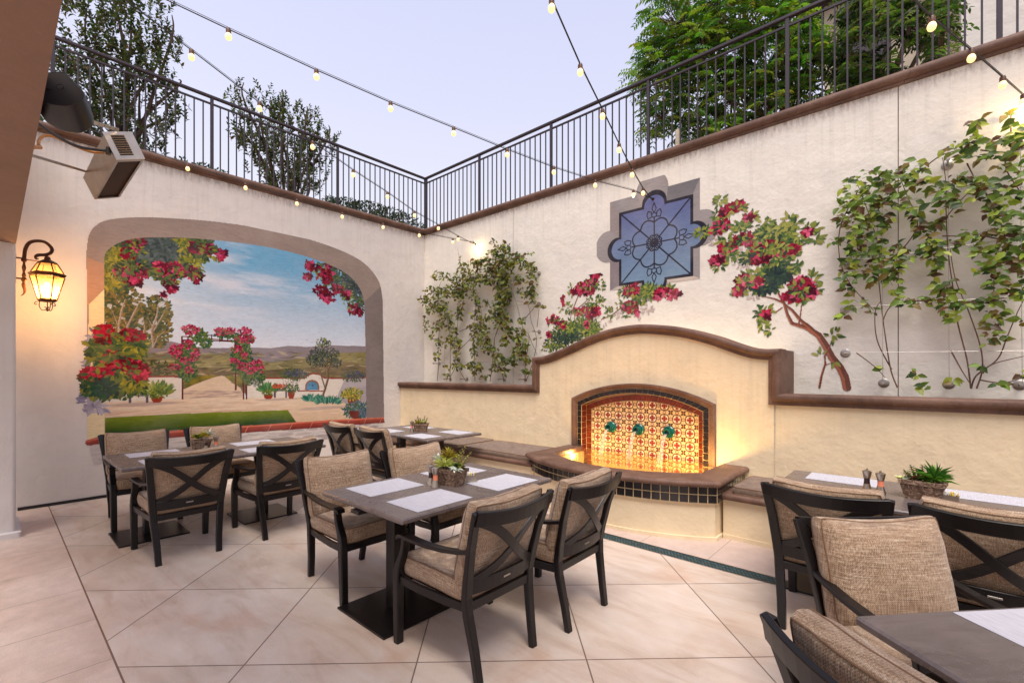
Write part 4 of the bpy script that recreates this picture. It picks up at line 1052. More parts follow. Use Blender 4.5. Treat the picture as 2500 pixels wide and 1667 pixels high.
def tex(base, amp=.1, sx=2., sz=2., seed=3, tint=None):
    base = np.array(base)
    def f(S, Z):
        n = fbm(S * sx + 40, Z * sz + 40, seed)[..., None]; o = base * (1 + amp * 2 * (n - .5))
        if tint is not None: o = o + np.array(tint) * np.clip(fbm(S * sx * 2 + 9, Z * sz * 2 + 9, seed + 9)[..., None] - .5, 0, 1)
        return o
    return f
def grad(c0, c1, z0, z1, amp=.1, sx=2., sz=6., seed=4):
    def f(S, Z):
        t = np.clip((Z - z0) / (z1 - z0), 0, 1)[..., None]; n = fbm(S * sx + 20, Z * sz + 20, seed)[..., None]; return (np.array(c0) * (1 - t) + np.array(c1) * t) * (1 + amp * 2 * (n - .5))
    return f
cv.poly(OUTP, tex(PC(152, 134, 124), .16, 1.8, 6, 7))
cv.poly(Ms([(2088, 560), (2186, 470), (2197, 545), (2202, 900), (2206, 1240), (2104, 1232), (2098, 700)]), tex(PC(128, 115, 112), .1, 4, 2, 8))
cv.poly(Ms([(497, 300), (600, 340), (600, 480), (508, 572), (497, 572)]), tex(PC(182, 142, 116), .1, 3, 3, 8))
cv.poly(Ms([(510, 572), (600, 483), (602, 1316), (497, 1350)]), tex(PC(232, 212, 168), .1, 3, 2, 12))
_, _ = cv.poly(INP, PC(0, 0, 0)); CL = np.zeros((cv.H, cv.W), bool)
tmp = Canvas(-5.30, -.90, .42, 3.74, .0068); tmp.poly(INP, PC(255, 255, 255)); CL = tmp.a > .5
z_hor = Mp(1500, 800)[1]
def skyf(S, Z):
    t = np.clip((Z - 1.9) / 1.3, 0, 1)[..., None]; base = PC(222, 224, 232) * (1 - t) + PC(112, 168, 202) * t
    n = fbm(S * .8 + 3 + Z * .3, Z * 4.2 + 7, 21, 5); m = np.clip((n - .5) * 4.2, 0, 1)[..., None] * .75
    n2 = fbm(S * 3 + 30, Z * 3, 31, 4)[..., None]
    lx = np.clip((-3.4 - S) / 1.2, 0, 1)[..., None] * .5
    base = base * (1 - lx) + PC(216, 224, 234) * lx
    return (base * (1 - m) + PC(226, 224, 230) * m) * (1 + .06 * (n2 - .5))
cv.poly(INP, skyf, clip=CL)
# hills
def hill(P, col, seed, tint=None, amp=.3, sx=2.2, sz=9): cv.poly(Ms(P + [(2110, 1080), (590, 1080)]), tex(col, amp, sx, sz, seed, tint), clip=CL)
hill([(590, 770), (760, 800), (980, 782), (1100, 812), (1240, 822), (1400, 818), (1560, 822), (1660, 808), (1760, 815), (1900, 806), (2110, 812)], PC(142, 130, 134), 41, PC(60, 46, 26), .2, 1.6, 5)
hill([(590, 830), (900, 850), (1100, 868), (1300, 845), (1500, 905), (1700, 890), (2110, 870)], PC(118, 120, 96), 44, PC(100, 86, 30), .3)
hill([(590, 900), (880, 880), (1080, 900), (1200, 850), (1330, 880), (1500, 915), (1650, 890), (1800, 868), (1960, 850), (2110, 842)], PC(140, 130, 88), 47, PC(120, 96, 50), .4, 3, 9)
hill([(590, 950), (900, 925), (1100, 930), (1330, 940), (1500, 950), (1800, 930), (1900, 880), (1980, 900), (2110, 920)], PC(118, 102, 76), 49, PC(90, 76, 30), .4, 3, 8)
for i in range(260):
    x = cv.r.uniform(850, 2090); y = cv.r.uniform(845, 985); p = Mp(x, y); c = [PC(176, 160, 110), PC(70, 66, 44), PC(142, 124, 58), PC(118, 92, 74), PC(196, 178, 140), PC(84, 92, 50)][cv.r.integers(6)]
    cv.ell(p[0], p[1], cv.r.uniform(.03, .12), cv.r.uniform(.006, .016), c, .6, CL, cv.r.uniform(-.25, .35), 2)
cv.foliage(*Mp(920, 940), .28, .10, 120, .05, [PC(70, 78, 44), PC(100, 104, 50), PC(56, 60, 40)], clip=CL)
# ground and path
cv.poly(Ms([(1050, 1060), (1130, 1025), (1220, 992), (1270, 980), (1300, 985), (1330, 1020), (1380, 1050), (1410, 1120), (1040, 1120)]), tex(PC(222, 194, 164), .1, 2, 9, 52), clip=CL)
cv.poly(Ms([(1050, 985), (1265, 978), (1180, 1000), (1060, 1056)]), tex(PC(112, 108, 46), .5, 4, 8, 53, PC(200, 150, 20)), clip=CL)
cv.poly(Ms([(1285, 982), (1400, 985), (1400, 1052), (1330, 1015)]), tex(PC(104, 104, 46), .5, 4, 8, 54, PC(200, 150, 20)), clip=CL)
for i in range(50):
    p = Mp(cv.r.uniform(1060, 1390), cv.r.uniform(1065, 1110)); cv.ell(p[0], p[1], cv.r.uniform(.04, .16), .006, PC(168, 138, 134), .6, CL, 0, 2)
# garden walls
wallc = tex(PC(226, 214, 200), .06, 2, 2, 55)
cv.poly(Ms([(590, 985), (1042, 985), (1042, 1112), (1000, 1116), (590, 1136)]), wallc, clip=CL)
cv.poly(Ms([(1410, 995), (1745, 995), (1790, 972), (1835, 976), (1862, 997), (1980, 997), (1935, 1100), (1410, 1110)]), wallc, clip=CL)
cv.poly(Ms([(1980, 997), (2110, 988), (2110, 1200), (2000, 1160), (1935, 1100)]), tex(PC(176, 166, 168), .06, 2, 2, 56), clip=CL)
red1 = PC(150, 62, 44); red2 = PC(112, 44, 34)
cv.poly(Ms([(800, 980), (1044, 982), (1044, 991), (800, 990)]), red1, clip=CL)
cv.stroke(Ms([(1412, 996), (1640, 994), (1745, 996), (1770, 976), (1800, 966), (1835, 974), (1862, 994), (1990, 997), (2100, 990)]), .022, red1, CL)
# ground
cv.poly(Ms([(590, 1134), (1000, 1114), (1420, 1108), (1935, 1098), (2010, 1165), (2110, 1195), (2110, 1240), (590, 1318)]), grad(PC(216, 184, 152), PC(232, 208, 180), .8, 1.3, .12, 2.5, 9, 57), clip=CL)
for i in range(120):
    p = Mp(cv.r.uniform(620, 2000), cv.r.uniform(1130, 1215)); cv.ell(p[0], p[1], cv.r.uniform(.05, .25), cv.r.uniform(.006, .014), [PC(206, 160, 126), PC(238, 216, 190), PC(214, 176, 150)][cv.r.integers(3)], .5, CL, 0, 2)
cv.poly(Ms([(1980, 1050), (2110, 1040), (2110, 1200), (2010, 1170), (1945, 1100)]), PC(150, 138, 146), .35, CL)
# lawn
zt, zb = Mp(1100, 1190)[1], Mp(1100, 1285)[1]
def lawn(S, Z):
    t = np.clip((Z - zb) / (zt - zb), 0, 1)[..., None]; n = fbm(S * 2 + 3, Z * 10, 61)[..., None]; t = np.clip(t + (n - .5) * .5, 0, 1); return PC(28, 66, 28) * (1 - t) + PC(128, 142, 34) * t
cv.poly(Ms([(602, 1222), (1000, 1200), (1300, 1188), (1652, 1177), (1702, 1248), (604, 1322)]), lawn, clip=CL)
# eucalyptus trees behind
for (cx, cy, rx, ry, n) in ((690, 560, 130, 95, 380), (640, 680, 70, 70, 200), (760, 640, 80, 80, 240), (905, 620, 75, 90, 300), (905, 730, 75, 80, 260), (650, 480, 60, 60, 160), (860, 690, 50, 60, 120), (760, 720, 60, 40, 120)):
    p = Mp(cx, cy); q = Mp(cx + rx, cy - ry); cv.foliage(p[0], p[1], abs(q[0] - p[0]), abs(q[1] - p[1]), n, .055, [PC(92, 94, 54), PC(70, 84, 60), PC(116, 108, 56), PC(60, 72, 54), PC(134, 110, 56)], clip=CL, wr=.6)
for i in range(12):
    p = Mp(cv.r.uniform(620, 960), cv.r.uniform(540, 740)); cv.ell(p[0], p[1], cv.r.uniform(.01, .035), cv.r.uniform(.015, .05), PC(208, 210, 216), .7, CL, cv.r.uniform(0, 3))
for P, w in (([(690, 790), (680, 700), (700, 600), (720, 540)], .022), ([(690, 720), (640, 600)], .014), ([(740, 790), (730, 700), (770, 620), (800, 560)], .02), ([(735, 700), (700, 640)], .012), ([(820, 810), (830, 700), (820, 640)], .016), ([(880, 815), (870, 720), (900, 640), (910, 570)], .022), ([(885, 720), (930, 640), (950, 600)], .014), ([(875, 700), (850, 650)], .012), ([(880, 815), (905, 760), (950, 720)], .012)):
    cv.stroke(Ms(P), [w] * (len(P) - 1) + [w * .3], PC(150, 128, 112), CL, PC(190, 176, 160))
# pergola
dk = PC(96, 30, 26)
for x in (1045, 1350, 1395, 1412): cv.stroke(Ms([(x, 760 if x < 1400 else 990), (x + 3, 1112 if x > 1390 or x < 1100 else 1060)]), .024, dk, CL)
cv.stroke(Ms([(1048, 755), (1430, 790)]), .016, dk, CL); cv.stroke(Ms([(1150, 745), (1400, 762)]), .016, dk, CL); cv.stroke(Ms([(1055, 775), (1350, 785)]), .012, dk, CL)
for k in range(7): cv.stroke(Ms([(1090 + 42 * k, 745), (1070 + 48 * k, 785)]), .014, dk, CL)
gr1 = [PC(54, 88, 52), PC(80, 104, 50), PC(38, 70, 56), PC(104, 120, 56)]; fl1 = [PC(150, 30, 62), PC(186, 54, 92), PC(112, 20, 42), PC(200, 84, 116)]
for (x, y, rx, ry) in ((1060, 900, 50, 90), (1080, 960, 45, 50), (1140, 750, 45, 35), (1180, 790, 32, 20), (1400, 870, 40, 110), (1440, 960, 55, 70), (1380, 770, 50, 30), (1290, 745, 50, 14), (1100, 850, 40, 50), (1490, 990, 25, 40), (1350, 900, 20, 60)):
    p = Mp(x, y); q = Mp(x + rx, y - ry); cv.foliage(p[0], p[1], abs(q[0] - p[0]), abs(q[1] - p[1]), int(rx * ry / 11) + 40, .042, gr1, clip=CL, wr=.6)
for (x, y, rx, ry) in ((1095, 718, 45, 18), (1010, 840, 35, 30), (1075, 800, 30, 18), (1120, 860, 18, 28), (1065, 895, 28, 12), (1000, 930, 26, 12), (1085, 950, 16, 16), (1265, 725, 28, 16), (1320, 722, 25, 12), (1410, 728, 40, 16), (1440, 770, 25, 16), (1380, 770, 30, 12), (1360, 825, 30, 14), (1400, 865, 18, 14), (1345, 895, 20, 12), (1405, 925, 38, 18), (1475, 915, 28, 20), (1440, 950, 30, 16), (1500, 945, 16, 12)):
    p = Mp(x, y); q = Mp(x + rx, y - ry); cv.foliage(p[0], p[1], 1.08 * abs(q[0] - p[0]), 1.15 * abs(q[1] - p[1]), int(rx * ry / 8) + 18, .032, fl1, clip=CL, wr=.75); cv.foliage(p[0], p[1] - .02, abs(q[0] - p[0]), abs(q[1] - p[1]), 8, .035, gr1, clip=CL, wr=.6)
# niche, small tree, agaves
P = [(1750, 1062)] + [(1792 + 40 * math.cos(a), 1040 - 36 * math.sin(a)) for a in np.linspace(PI, 0, 14)] + [(1832, 1062)]
cv.poly(Ms(P), PC(140, 96, 72), clip=CL); P = [(1760, 1062)] + [(1792 + 31 * math.cos(a), 1042 - 28 * math.sin(a)) for a in np.linspace(PI, 0, 14)] + [(1824, 1062)]
cv.poly(Ms(P), tex(PC(86, 138, 172), .3, 20, 20, 70), clip=CL); cv.stroke(Ms([(1722, 1067), (1855, 1068)]), .02, red1, CL); p = Mp(1795, 1037); cv.ell(p[0], p[1], .012, .014, PC(40, 60, 80), 1, CL)
for P, w in (([(1845, 1120), (1868, 1050), (1882, 1000), (1880, 950), (1905, 900), (1920, 870)], .04), ([(1866, 1050), (1850, 1000), (1835, 950), (1815, 900)], .024), ([(1880, 950), (1875, 890), (1862, 840)], .02), ([(1900, 905), (1930, 880)], .014)):
    cv.stroke(Ms(P), [w] * (len(P) - 2) + [w * .6, w * .25], PC(104, 78, 62), CL, PC(146, 118, 98))
for (x, y, rx, ry, n) in ((1860, 795, 38, 26, 130), (1830, 850, 50, 34, 220), (1800, 890, 40, 32, 150), (1900, 860, 48, 36, 200), (1930, 905, 34, 24, 110), (1850, 905, 34, 18, 70)):
    p = Mp(x, y); q = Mp(x + rx, y - ry); cv.foliage(p[0], p[1], abs(q[0] - p[0]), abs(q[1] - p[1]), n, .034, [PC(52, 62, 50), PC(44, 52, 56), PC(76, 88, 52), PC(92, 100, 96)] + ([PC(140, 140, 50)] * 2 if y < 800 else []), clip=CL, wr=.5)
def spikes(x, y, w, h, n, L, pal):
    for i in range(n):
        u = cv.r.uniform(-1, 1); p = Mp(x + w * u, y - cv.r.uniform(0, h)); cv.leaf(p[0], p[1], PI / 2 - u * .9 + cv.r.normal(0, .25), L * cv.r.uniform(.7, 1.1), L * .22, pal[cv.r.integers(len(pal))] * cv.r.uniform(.8, 1.2), clip=CL)
shd = PC(170, 146, 142)
p = Mp(1860, 1165); cv.ell(p[0], p[1], .5, .03, shd, .6, CL, 0, 2)
ag = [PC(60, 120, 100), PC(40, 96, 84), PC(96, 150, 124)]
spikes(1795, 1132, 42, 14, 70, .12, ag); spikes(1880, 1145, 60, 18, 110, .12, ag)
def pot(x, y, w, h, c=PC(146, 56, 36)): cv.poly(Ms([(x - w, y - h), (x + w, y - h), (x + w * .85, y - h * .4), (x + w * .5, y), (x - w * .5, y), (x - w * .85, y - h * .4)]), tex(c, .3, 12, 4, 77), clip=CL)
def bench2(x, y, w): cv.poly(Ms([(x - w, y - 22), (x + w, y - 22), (x + w, y - 10), (x - w, y - 10)]), PC(132, 120, 124), clip=CL); [cv.stroke(Ms([(x + s * w * .8, y - 12), (x + s * w * .8, y + 22)]), .03, PC(92, 84, 96), CL) for s in (-1, 1)]
p = Mp(830, 1142); cv.ell(p[0], p[1], .45, .03, shd, .6, CL, 0, 2); p = Mp(1600, 1116); cv.ell(p[0], p[1], .4, .022, shd, .6, CL, 0, 2)
bench2(795, 1108, 62); bench2(1610, 1080, 40)
cv.foliage(*Mp(800, 1065), .22, .05, 160, .045, gr1, clip=CL); cv.foliage(*Mp(800, 1045), .20, .02, 80, .035, [PC(196, 84, 46), PC(172, 60, 40), PC(206, 120, 60)], clip=CL, wr=.7); cv.foliage(*Mp(725, 1090), .05, .06, 40, .04, gr1, clip=CL)
pot(900, 1135, 36, 36); spikes(905, 1092, 30, 12, 60, .18, [PC(130, 140, 60), PC(90, 116, 50), PC(160, 166, 80)]); cv.foliage(*Mp(902, 1082), .13, .045, 90, .04, [PC(110, 124, 46), PC(74, 92, 42)], clip=CL)
pot(1540, 1115, 28, 28); spikes(1542, 1075, 24, 8, 50, .15, [PC(70, 116, 70), PC(100, 140, 80)]); cv.foliage(*Mp(1540, 1078), .10, .03, 70, .035, [PC(116, 126, 44), PC(80, 96, 40)], clip=CL)
cv.foliage(*Mp(1610, 1050), .13, .03, 90, .035, gr1, clip=CL); cv.foliage(*Mp(1610, 1040), .13, .018, 60, .03, [PC(196, 84, 46), PC(190, 70, 50)], clip=CL, wr=.7)
pot(1672, 1112, 22, 46); cv.foliage(*Mp(1678, 1055), .11, .06, 100, .04, gr1, clip=CL)
for (x, y) in ((1690, 975), (2032, 985)):
    p = Mp(x, y); cv.foliage(p[0], p[1], .22, .09, 220, .04, [PC(70, 92, 52), PC(54, 72, 46), PC(90, 104, 60)], clip=CL); cv.foliage(p[0] + .02, p[1] + .02, .18, .06, 60, .03, [PC(84, 76, 120), PC(66, 60, 100)], clip=CL, wr=.6)
for x in (1450, 1475, 1640, 1690): p = Mp(x, 1020); cv.foliage(p[0], p[1], .06, .06, 18, .03, [PC(150, 140, 136), PC(96, 100, 80)], clip=CL)
pot(2028, 1160, 36, 70, PC(132, 44, 30)); p = Mp(2022, 1085); cv.foliage(p[0], p[1], .20, .09, 240, .05, [PC(170, 150, 40), PC(110, 124, 44), PC(190, 164, 50), PC(80, 100, 40)], clip=CL)
p = Mp(2050, 1175); cv.foliage(p[0], p[1], .26, .13, 360, .06, [PC(44, 82, 60), PC(80, 110, 84), PC(70, 88, 110), PC(108, 130, 140), PC(56, 92, 44)], clip=CL); pot(2040, 1226, 36, 44, PC(110, 34, 28)); p = Mp(2085, 1190); cv.foliage(p[0], p[1], .10, .09, 120, .055, [PC(44, 82, 60), PC(86, 104, 130)], clip=CL)
for (x, y) in ((1765, 777), (1790, 790)): p = Mp(x, y); cv.stroke([(p[0] - .02, p[1] + .008), p, (p[0] + .02, p[1] + .008)], .005, PC(110, 110, 120), CL)
# hanging bougainvillea, top left and right
yg = [PC(124, 124, 46), PC(158, 146, 50), PC(92, 104, 42)]; dg = [PC(58, 84, 48), PC(78, 96, 58), PC(48, 66, 52), PC(96, 108, 60)]; bl = [PC(70, 84, 78), PC(84, 96, 96), PC(58, 70, 72)]; fr = [PC(132, 20, 46), PC(164, 36, 72), PC(92, 12, 42), PC(184, 60, 98), PC(110, 16, 28), PC(70, 14, 38)]
def fol(x, y, rx, ry, n, L, pal, clip=CL, fl=False, **k):
    p = Mp(x, y); q = Mp(x + rx, y - ry); (cv.flowers if fl else cv.foliage)(p[0], p[1], abs(q[0] - p[0]), abs(q[1] - p[1]), n, L, pal, clip=clip, **k)
for a in ((760, 280, 170, 90, 520), (900, 280, 150, 100, 520), (1000, 250, 120, 70, 360), (640, 360, 60, 90, 260), (700, 400, 80, 60, 220), (1130, 260, 70, 50, 180), (1160, 215, 60, 28, 120)): fol(*a[:4], a[4], .085, dg)
for a in ((940, 240, 110, 50, 220), (830, 320, 60, 30, 80)): fol(*a[:4], a[4], .09, bl)
for a in ((640, 430, 55, 50, 90), (700, 300, 60, 40, 80), (1100, 340, 70, 30, 70), (1050, 215, 30, 40, 50), (660, 330, 50, 50, 70), (960, 420, 60, 20, 40), (1230, 290, 30, 16, 16)): fol(*a[:4], a[4], .075, yg)
for a in ((770, 225, 60, 36, 26), (745, 280, 50, 14, 12), (700, 400, 40, 26, 22), (790, 380, 60, 28, 26), (940, 360, 60, 20, 26), (970, 390, 60, 26, 28), (1060, 370, 70, 26, 34), (1120, 400, 45, 24, 22), (970, 445, 36, 24, 16), (985, 480, 30, 16, 10), (1130, 440, 12, 10, 4), (935, 512, 14, 10, 4), (1130, 250, 45, 18, 20), (1200, 255, 55, 16, 24), (1270, 285, 45, 18, 16), (780, 440, 50, 16, 12)): fol(*a[:4], int(a[4] * 1.5), .043, fr, fl=True)
for a in ((760, 250, 70, 30, 34), (800, 350, 90, 30, 40), (700, 380, 60, 40, 34), (950, 400, 90, 30, 44), (1080, 380, 70, 24, 30), (1180, 250, 70, 16, 22)): fol(*a[:4], a[4], .07, dg + yg[:1])
for a in ((1960, 400, 110, 60, 240), (2030, 480, 70, 90, 260), (1900, 370, 70, 40, 120), (2060, 570, 30, 50, 90), (1930, 460, 70, 40, 110)): fol(*a[:4], a[4], .08, dg + bl)
for a in ((2040, 450, 55, 60, 140),): fol(*a[:4], a[4], .08, [PC(52, 60, 66), PC(70, 80, 88)])
for a in ((1840, 380, 40, 30, 40), (1990, 520, 50, 40, 46), (2030, 600, 40, 26, 30)): fol(*a[:4], a[4], .06, [PC(110, 128, 56), PC(134, 146, 70)])
for a in ((1790, 350, 40, 26, 22), (1770, 415, 30, 14, 10), (1860, 420, 45, 26, 22), (1880, 380, 40, 24, 16), (1840, 500, 45, 30, 24), (1880, 530, 40, 30, 22), (1930, 480, 36, 24, 14), (1990, 520, 26, 20, 10), (2030, 600, 40, 26, 18), (2060, 620, 20, 16, 8)): fol(*a[:4], int(a[4] * 1.5), .042, fr, fl=True)
# lower left bush spilling over the painted jamb, and its violet painted shadow
for a in ((520, 1110, 40, 60, 60), (555, 780, 40, 60, 40), (520, 930, 26, 60, 40), (545, 1160, 40, 30, 30)): fol(*a[:4], a[4], .10, [PC(150, 144, 162), PC(168, 160, 172), PC(130, 126, 150)], None)
for a in ((640, 840, 130, 60, 240), (600, 1020, 110, 80, 330), (720, 1010, 90, 60, 240), (690, 880, 110, 60, 200), (740, 820, 90, 40, 130)): fol(*a[:4], a[4], .11, dg + yg[:1], None)
for a in ((770, 800, 70, 26, 36), (760, 1010, 60, 40, 50), (680, 960, 70, 30, 30)): fol(*a[:4], a[4], .10, yg + dg[:1], None)
for a in ((590, 1050, 60, 40, 70), (640, 910, 60, 26, 40)): fol(*a[:4], a[4], .09, [PC(40, 74, 60), PC(50, 70, 66), PC(44, 84, 50)], None)
for a in ((600, 720, 40, 26, 22), (590, 775, 36, 16, 12), (750, 745, 60, 20, 30), (620, 745, 30, 12, 8), (640, 890, 36, 40, 34), (690, 915, 76, 30, 50), (780, 935, 60, 30, 40), (520, 970, 56, 24, 32), (600, 950, 46, 18, 20), (800, 975, 50, 22, 24), (830, 970, 20, 14, 8), (590, 750, 50, 40, 24), (760, 750, 70, 20, 26)): fol(*a[:4], int(a[4] * 1.3), .050, [PC(150, 22, 44), PC(176, 34, 62), PC(130, 10, 30), PC(190, 50, 74), PC(100, 8, 26)], None, True)
for a in ((620, 740, 60, 30, 8), (740, 760, 70, 26, 8), (650, 900, 80, 40, 12), (760, 940, 70, 30, 10), (560, 980, 60, 24, 8), (640, 850, 110, 40, 30)): fol(*a[:4], a[4], .085, dg + yg[:1], None)
# painted stone courses under the sill, fading into the wall
r_ = cv.r
def fadef(S, Z): return (PC(206, 196, 190) * (1 + .16 * (fbm(S * 5 + 2, Z * 12 + 2, 91) - .5)[..., None]))
cv.poly(Ms([(510, 1370), (600, 1350), (1000, 1318), (1500, 1285), (2200, 1250), (2200, 1420), (1500, 1560), (700, 1600), (560, 1560), (520, 1440)]), fadef)
for row in range(11):
    yb = .62 - row * .062
    s = -5.02 + .1 * (row % 2)
    while s < -1.0:
        L = r_.uniform(.10, .30); h = r_.uniform(.016, .026)
        slope = .62 + (s + 5.02) * (-.0045); fade = max(0, 1 - row / 11) * r_.uniform(.5, 1)
        c = [PC(196, 184, 178), PC(214, 206, 202), PC(178, 166, 162), PC(220, 210, 200), PC(160, 150, 150)][r_.integers(5)]
        zc = yb + r_.normal(0, .008)
        if s + L < -.96: cv.ell(s + L / 2, zc - .004, L * .52, h * 1.3, PC(118, 104, 104), .55 * fade, None, r_.normal(0, .05), 3); cv.ell(s + L / 2, zc + .004, L * .5, h, c, fade, None, r_.normal(0, .05), 4)
        s += L * r_.uniform(.9, 1.1)
# red tile sill
sill_t = [(488, 1352), (540, 1338), (605, 1322), (1000, 1295), (1400, 1268), (1700, 1247), (1900, 1234), (2204, 1218)]; sill_b = [(2210, 1250), (1900, 1272), (1700, 1288), (1400, 1308), (1000, 1336), (600, 1368), (500, 1382), (486, 1370)]
zs_t = [Mp(*p) for p in sill_t]
def sillc(S, Z):
    top = np.interp(S, [p[0] for p in zs_t], [p[1] for p in zs_t]); t = np.clip((top - Z) / .115, 0, 1)[..., None]; n = fbm(S * 9, Z * 9, 95)[..., None]
    c = PC(176, 74, 54) * (1 - t) + PC(104, 36, 34) * t; c = np.where(t < .22, PC(206, 108, 84), c); c = c * (1 + .3 * (n - .5)); q = ((S + .06 * np.clip(t[..., 0], 0, 1)) / .33) % 1.; return np.where((q < .018)[..., None], PC(214, 160, 140), c)
cv.poly(Ms(sill_t + sill_b), sillc)
mu = cv.object('mural', lambda s, z: np.stack([np.full_like(s, .003), s, z], -1), full=True)
tag(mu, 'arched mural of a garden with pergola, hills and red bougainvillea painted on the side wall', 'mural')
# ---------------------------------------------------------------- painted quatrefoil window on the fountain side wall
def Qp(x, y): p = on_y(1176 + .342 * x, 376.3 + .342 * y); return (p.x, p.z)
def Qs(L): return [Qp(*p) for p in L]
cw = Canvas(4.0, 5.65, 2.5, 4.12, .0046, 8)
def quatre(cx, cz, h, r, rot=0, n=16):
    P = []
    for k in range(4):
        a = k * PI / 2; d = np.array([math.cos(a), math.sin(a)]); t = np.array([-d[1], d[0]])
        ex = .0
        # flat side up to lobe, lobe, flat side
        for s in (-1,): P.append(d * h + t * (-h)); P.append(d * h + t * (-r))
        for j in range(1, n): b = -PI / 2 + PI * j / n; P.append(d * (h + .02 + r * math.cos(b) * .95) + t * (r * math.sin(b)))
        P.append(d * h + t * r)
    return [(cx + p[0], cz + p[1]) for p in P]
C0 = Qp(955, 530); wc, wz = C0[0], C0[1]
hh = .50
# painted deep stone reveal: bigger quatrefoil shifted up and left
cwout = quatre(wc - .03, wz + .07, hh + .125, .225); cw.poly(cwout, tex(PC(152, 144, 142), .22, 3, 3, 15))
mid = quatre(wc, wz, hh, .165)
for k, c in enumerate((PC(146, 134, 130), PC(186, 172, 164), PC(132, 122, 122), PC(176, 160, 150))):
    pass
def facet(P, c): cw.poly(P, tex(c, .12, 5, 5, 17 + int(c[0] * 100)))
ox, oz = wc - .03, wz + .07; H2 = hh + .125
facet([(ox - H2, oz + H2), (ox - .215, oz + H2), (wc - .17, wz + hh), (wc - hh, wz + hh)], PC(146, 140, 140)); facet([(ox + .215, oz + H2), (ox + H2, oz + H2), (wc + hh, wz + hh), (wc + .17, wz + hh)], PC(118, 114, 116))
facet([(ox - H2, oz + H2), (wc - hh, wz + hh), (wc - hh, wz + .17), (ox - H2, oz + .215)], PC(150, 138, 136)); facet([(ox - H2, oz - .215), (wc - hh, wz - .17), (wc - hh, wz - hh), (ox - H2, oz - H2)], PC(138, 126, 128))
facet([(ox - H2, oz - H2), (wc - hh, wz - hh), (wc - .17, wz - hh), (ox - .215, oz - H2)], PC(196, 184, 172)); facet([(ox + .215, oz - H2), (wc + .17, wz - hh), (wc + hh, wz - hh), (ox + H2, oz - H2)], PC(206, 190, 176))
ink = PC(42, 40, 52)
cw.poly(quatre(wc, wz, hh + .012, .172), ink)
def glass(S, Z):
    t = np.clip((Z - (wz - .5)) / 1.0, 0, 1)[..., None]; n = fbm(S * 5, Z * 7, 25)[..., None]; return (PC(122, 148, 172) * (1 - t) + PC(96, 102, 146) * t) * (1 + .25 * (n - .5))
cw.poly(quatre(wc, wz, hh - .025, .140), glass)
def line(P, w=.013, c=ink): cw.stroke([(wc + p[0], wz + p[1]) for p in P], w * 1.4, c)
line([(-.47, .47), (.47, -.47)]); line([(-.47, -.47), (.47, .47)]); line([(0, -.34), (0, .34)]); line([(-.32, 0), (.32, 0)])
def circ(cx, cz, r, w=.013, a0=0, a1=2 * PI, n=28): line([(cx + r * math.cos(a0 + (a1 - a0) * i / n), cz + r * math.sin(a0 + (a1 - a0) * i / n)) for i in range(n + 1)], w)
# eight-lobed rose
def rose(R, k, amp, w): line([((R + amp * abs(math.sin(k * a / 2))) * math.cos(a), (R + amp * abs(math.sin(k * a / 2))) * math.sin(a)) for a in np.linspace(0, 2 * PI, 120)], w)
rose(.27, 8, .055, .014); circ(0, 0, .042, .012); rose(.085, 8, .025, .011)
for k in range(8): a = k * PI / 4; circ(.075 * math.cos(a), .075 * math.sin(a), .028, .009, n=12)
for k in range(4):
    a = k * PI / 2; d = (math.cos(a), math.sin(a)); t = (-d[1], d[0])
    g = lambda u, v: (d[0] * u + t[0] * v, d[1] * u + t[1] * v)
    line([g(.40, 0), g(.45, .03), g(.53, 0), g(.45, -.03), g(.40, 0)], .010); circ(*g(.365, 0), .032, .010, n=14)
    for s in (-1, 1): line([g(.345, .03 * s), g(.41, .04 * s), g(.43, .085 * s), g(.385, .10 * s), g(.33, .085 * s), g(.345, .03 * s)], .010)
pw = cw.object('painted_window', lambda s, z: np.stack([s, np.full_like(s, -.003), z], -1))
tag(pw, 'blue quatrefoil window with black tracery painted on the wall above the fountain', 'wall painting')
# ---------------------------------------------------------------- painted bougainvillea shrub and tree
pk = [PC(160, 26, 58), PC(190, 58, 92), PC(120, 12, 40), PC(208, 88, 118), PC(140, 18, 46), PC(84, 12, 36)]; lg = [PC(126, 136, 60), PC(90, 112, 56), PC(150, 150, 74), PC(66, 92, 52)]; dkg = [PC(44, 64, 52), PC(58, 76, 62), PC(40, 52, 56)]; shw = [PC(196, 180, 172), PC(190, 172, 164)]
def fq(c, x, y, rx, ry, n, L, pal, fl=False, **k):
    p = Qp(x, y); q = Qp(x + rx, y - ry); (c.flowers if fl else c.foliage)(p[0], p[1], abs(q[0] - p[0]), abs(q[1] - p[1]), n, L, pal, **k)
cs = Canvas(2.98, 5.55, 1.75, 2.98, .0050, 9)
for a in ((560, 1060, 90, 40, 16), (760, 1010, 60, 26, 14), (920, 970, 40, 26, 10), (1030, 900, 30, 30, 8), (860, 1010, 30, 30, 6)): fq(cs, *a[:4], a[4], .07, shw)
br = PC(120, 72, 62)
for P in ([(600, 1045), (680, 1010), (740, 960), (830, 900), (900, 870), (1000, 850)], [(390, 1060), (400, 1000), (440, 900), (480, 820)], [(400, 1000), (480, 940), (520, 900)], [(560, 1020), (600, 900)]): cs.stroke(Qs(P), [.014] * (len(P) - 1) + [.005], br)
for a in ((400, 1130, 150, 70, 420), (300, 1200, 80, 50, 180), (480, 1100, 90, 60, 240)): fq(cs, *a[:4], a[4], .065, dkg + lg)
fq(cs, 370, 1170, 90, 50, 130, .06, dkg)
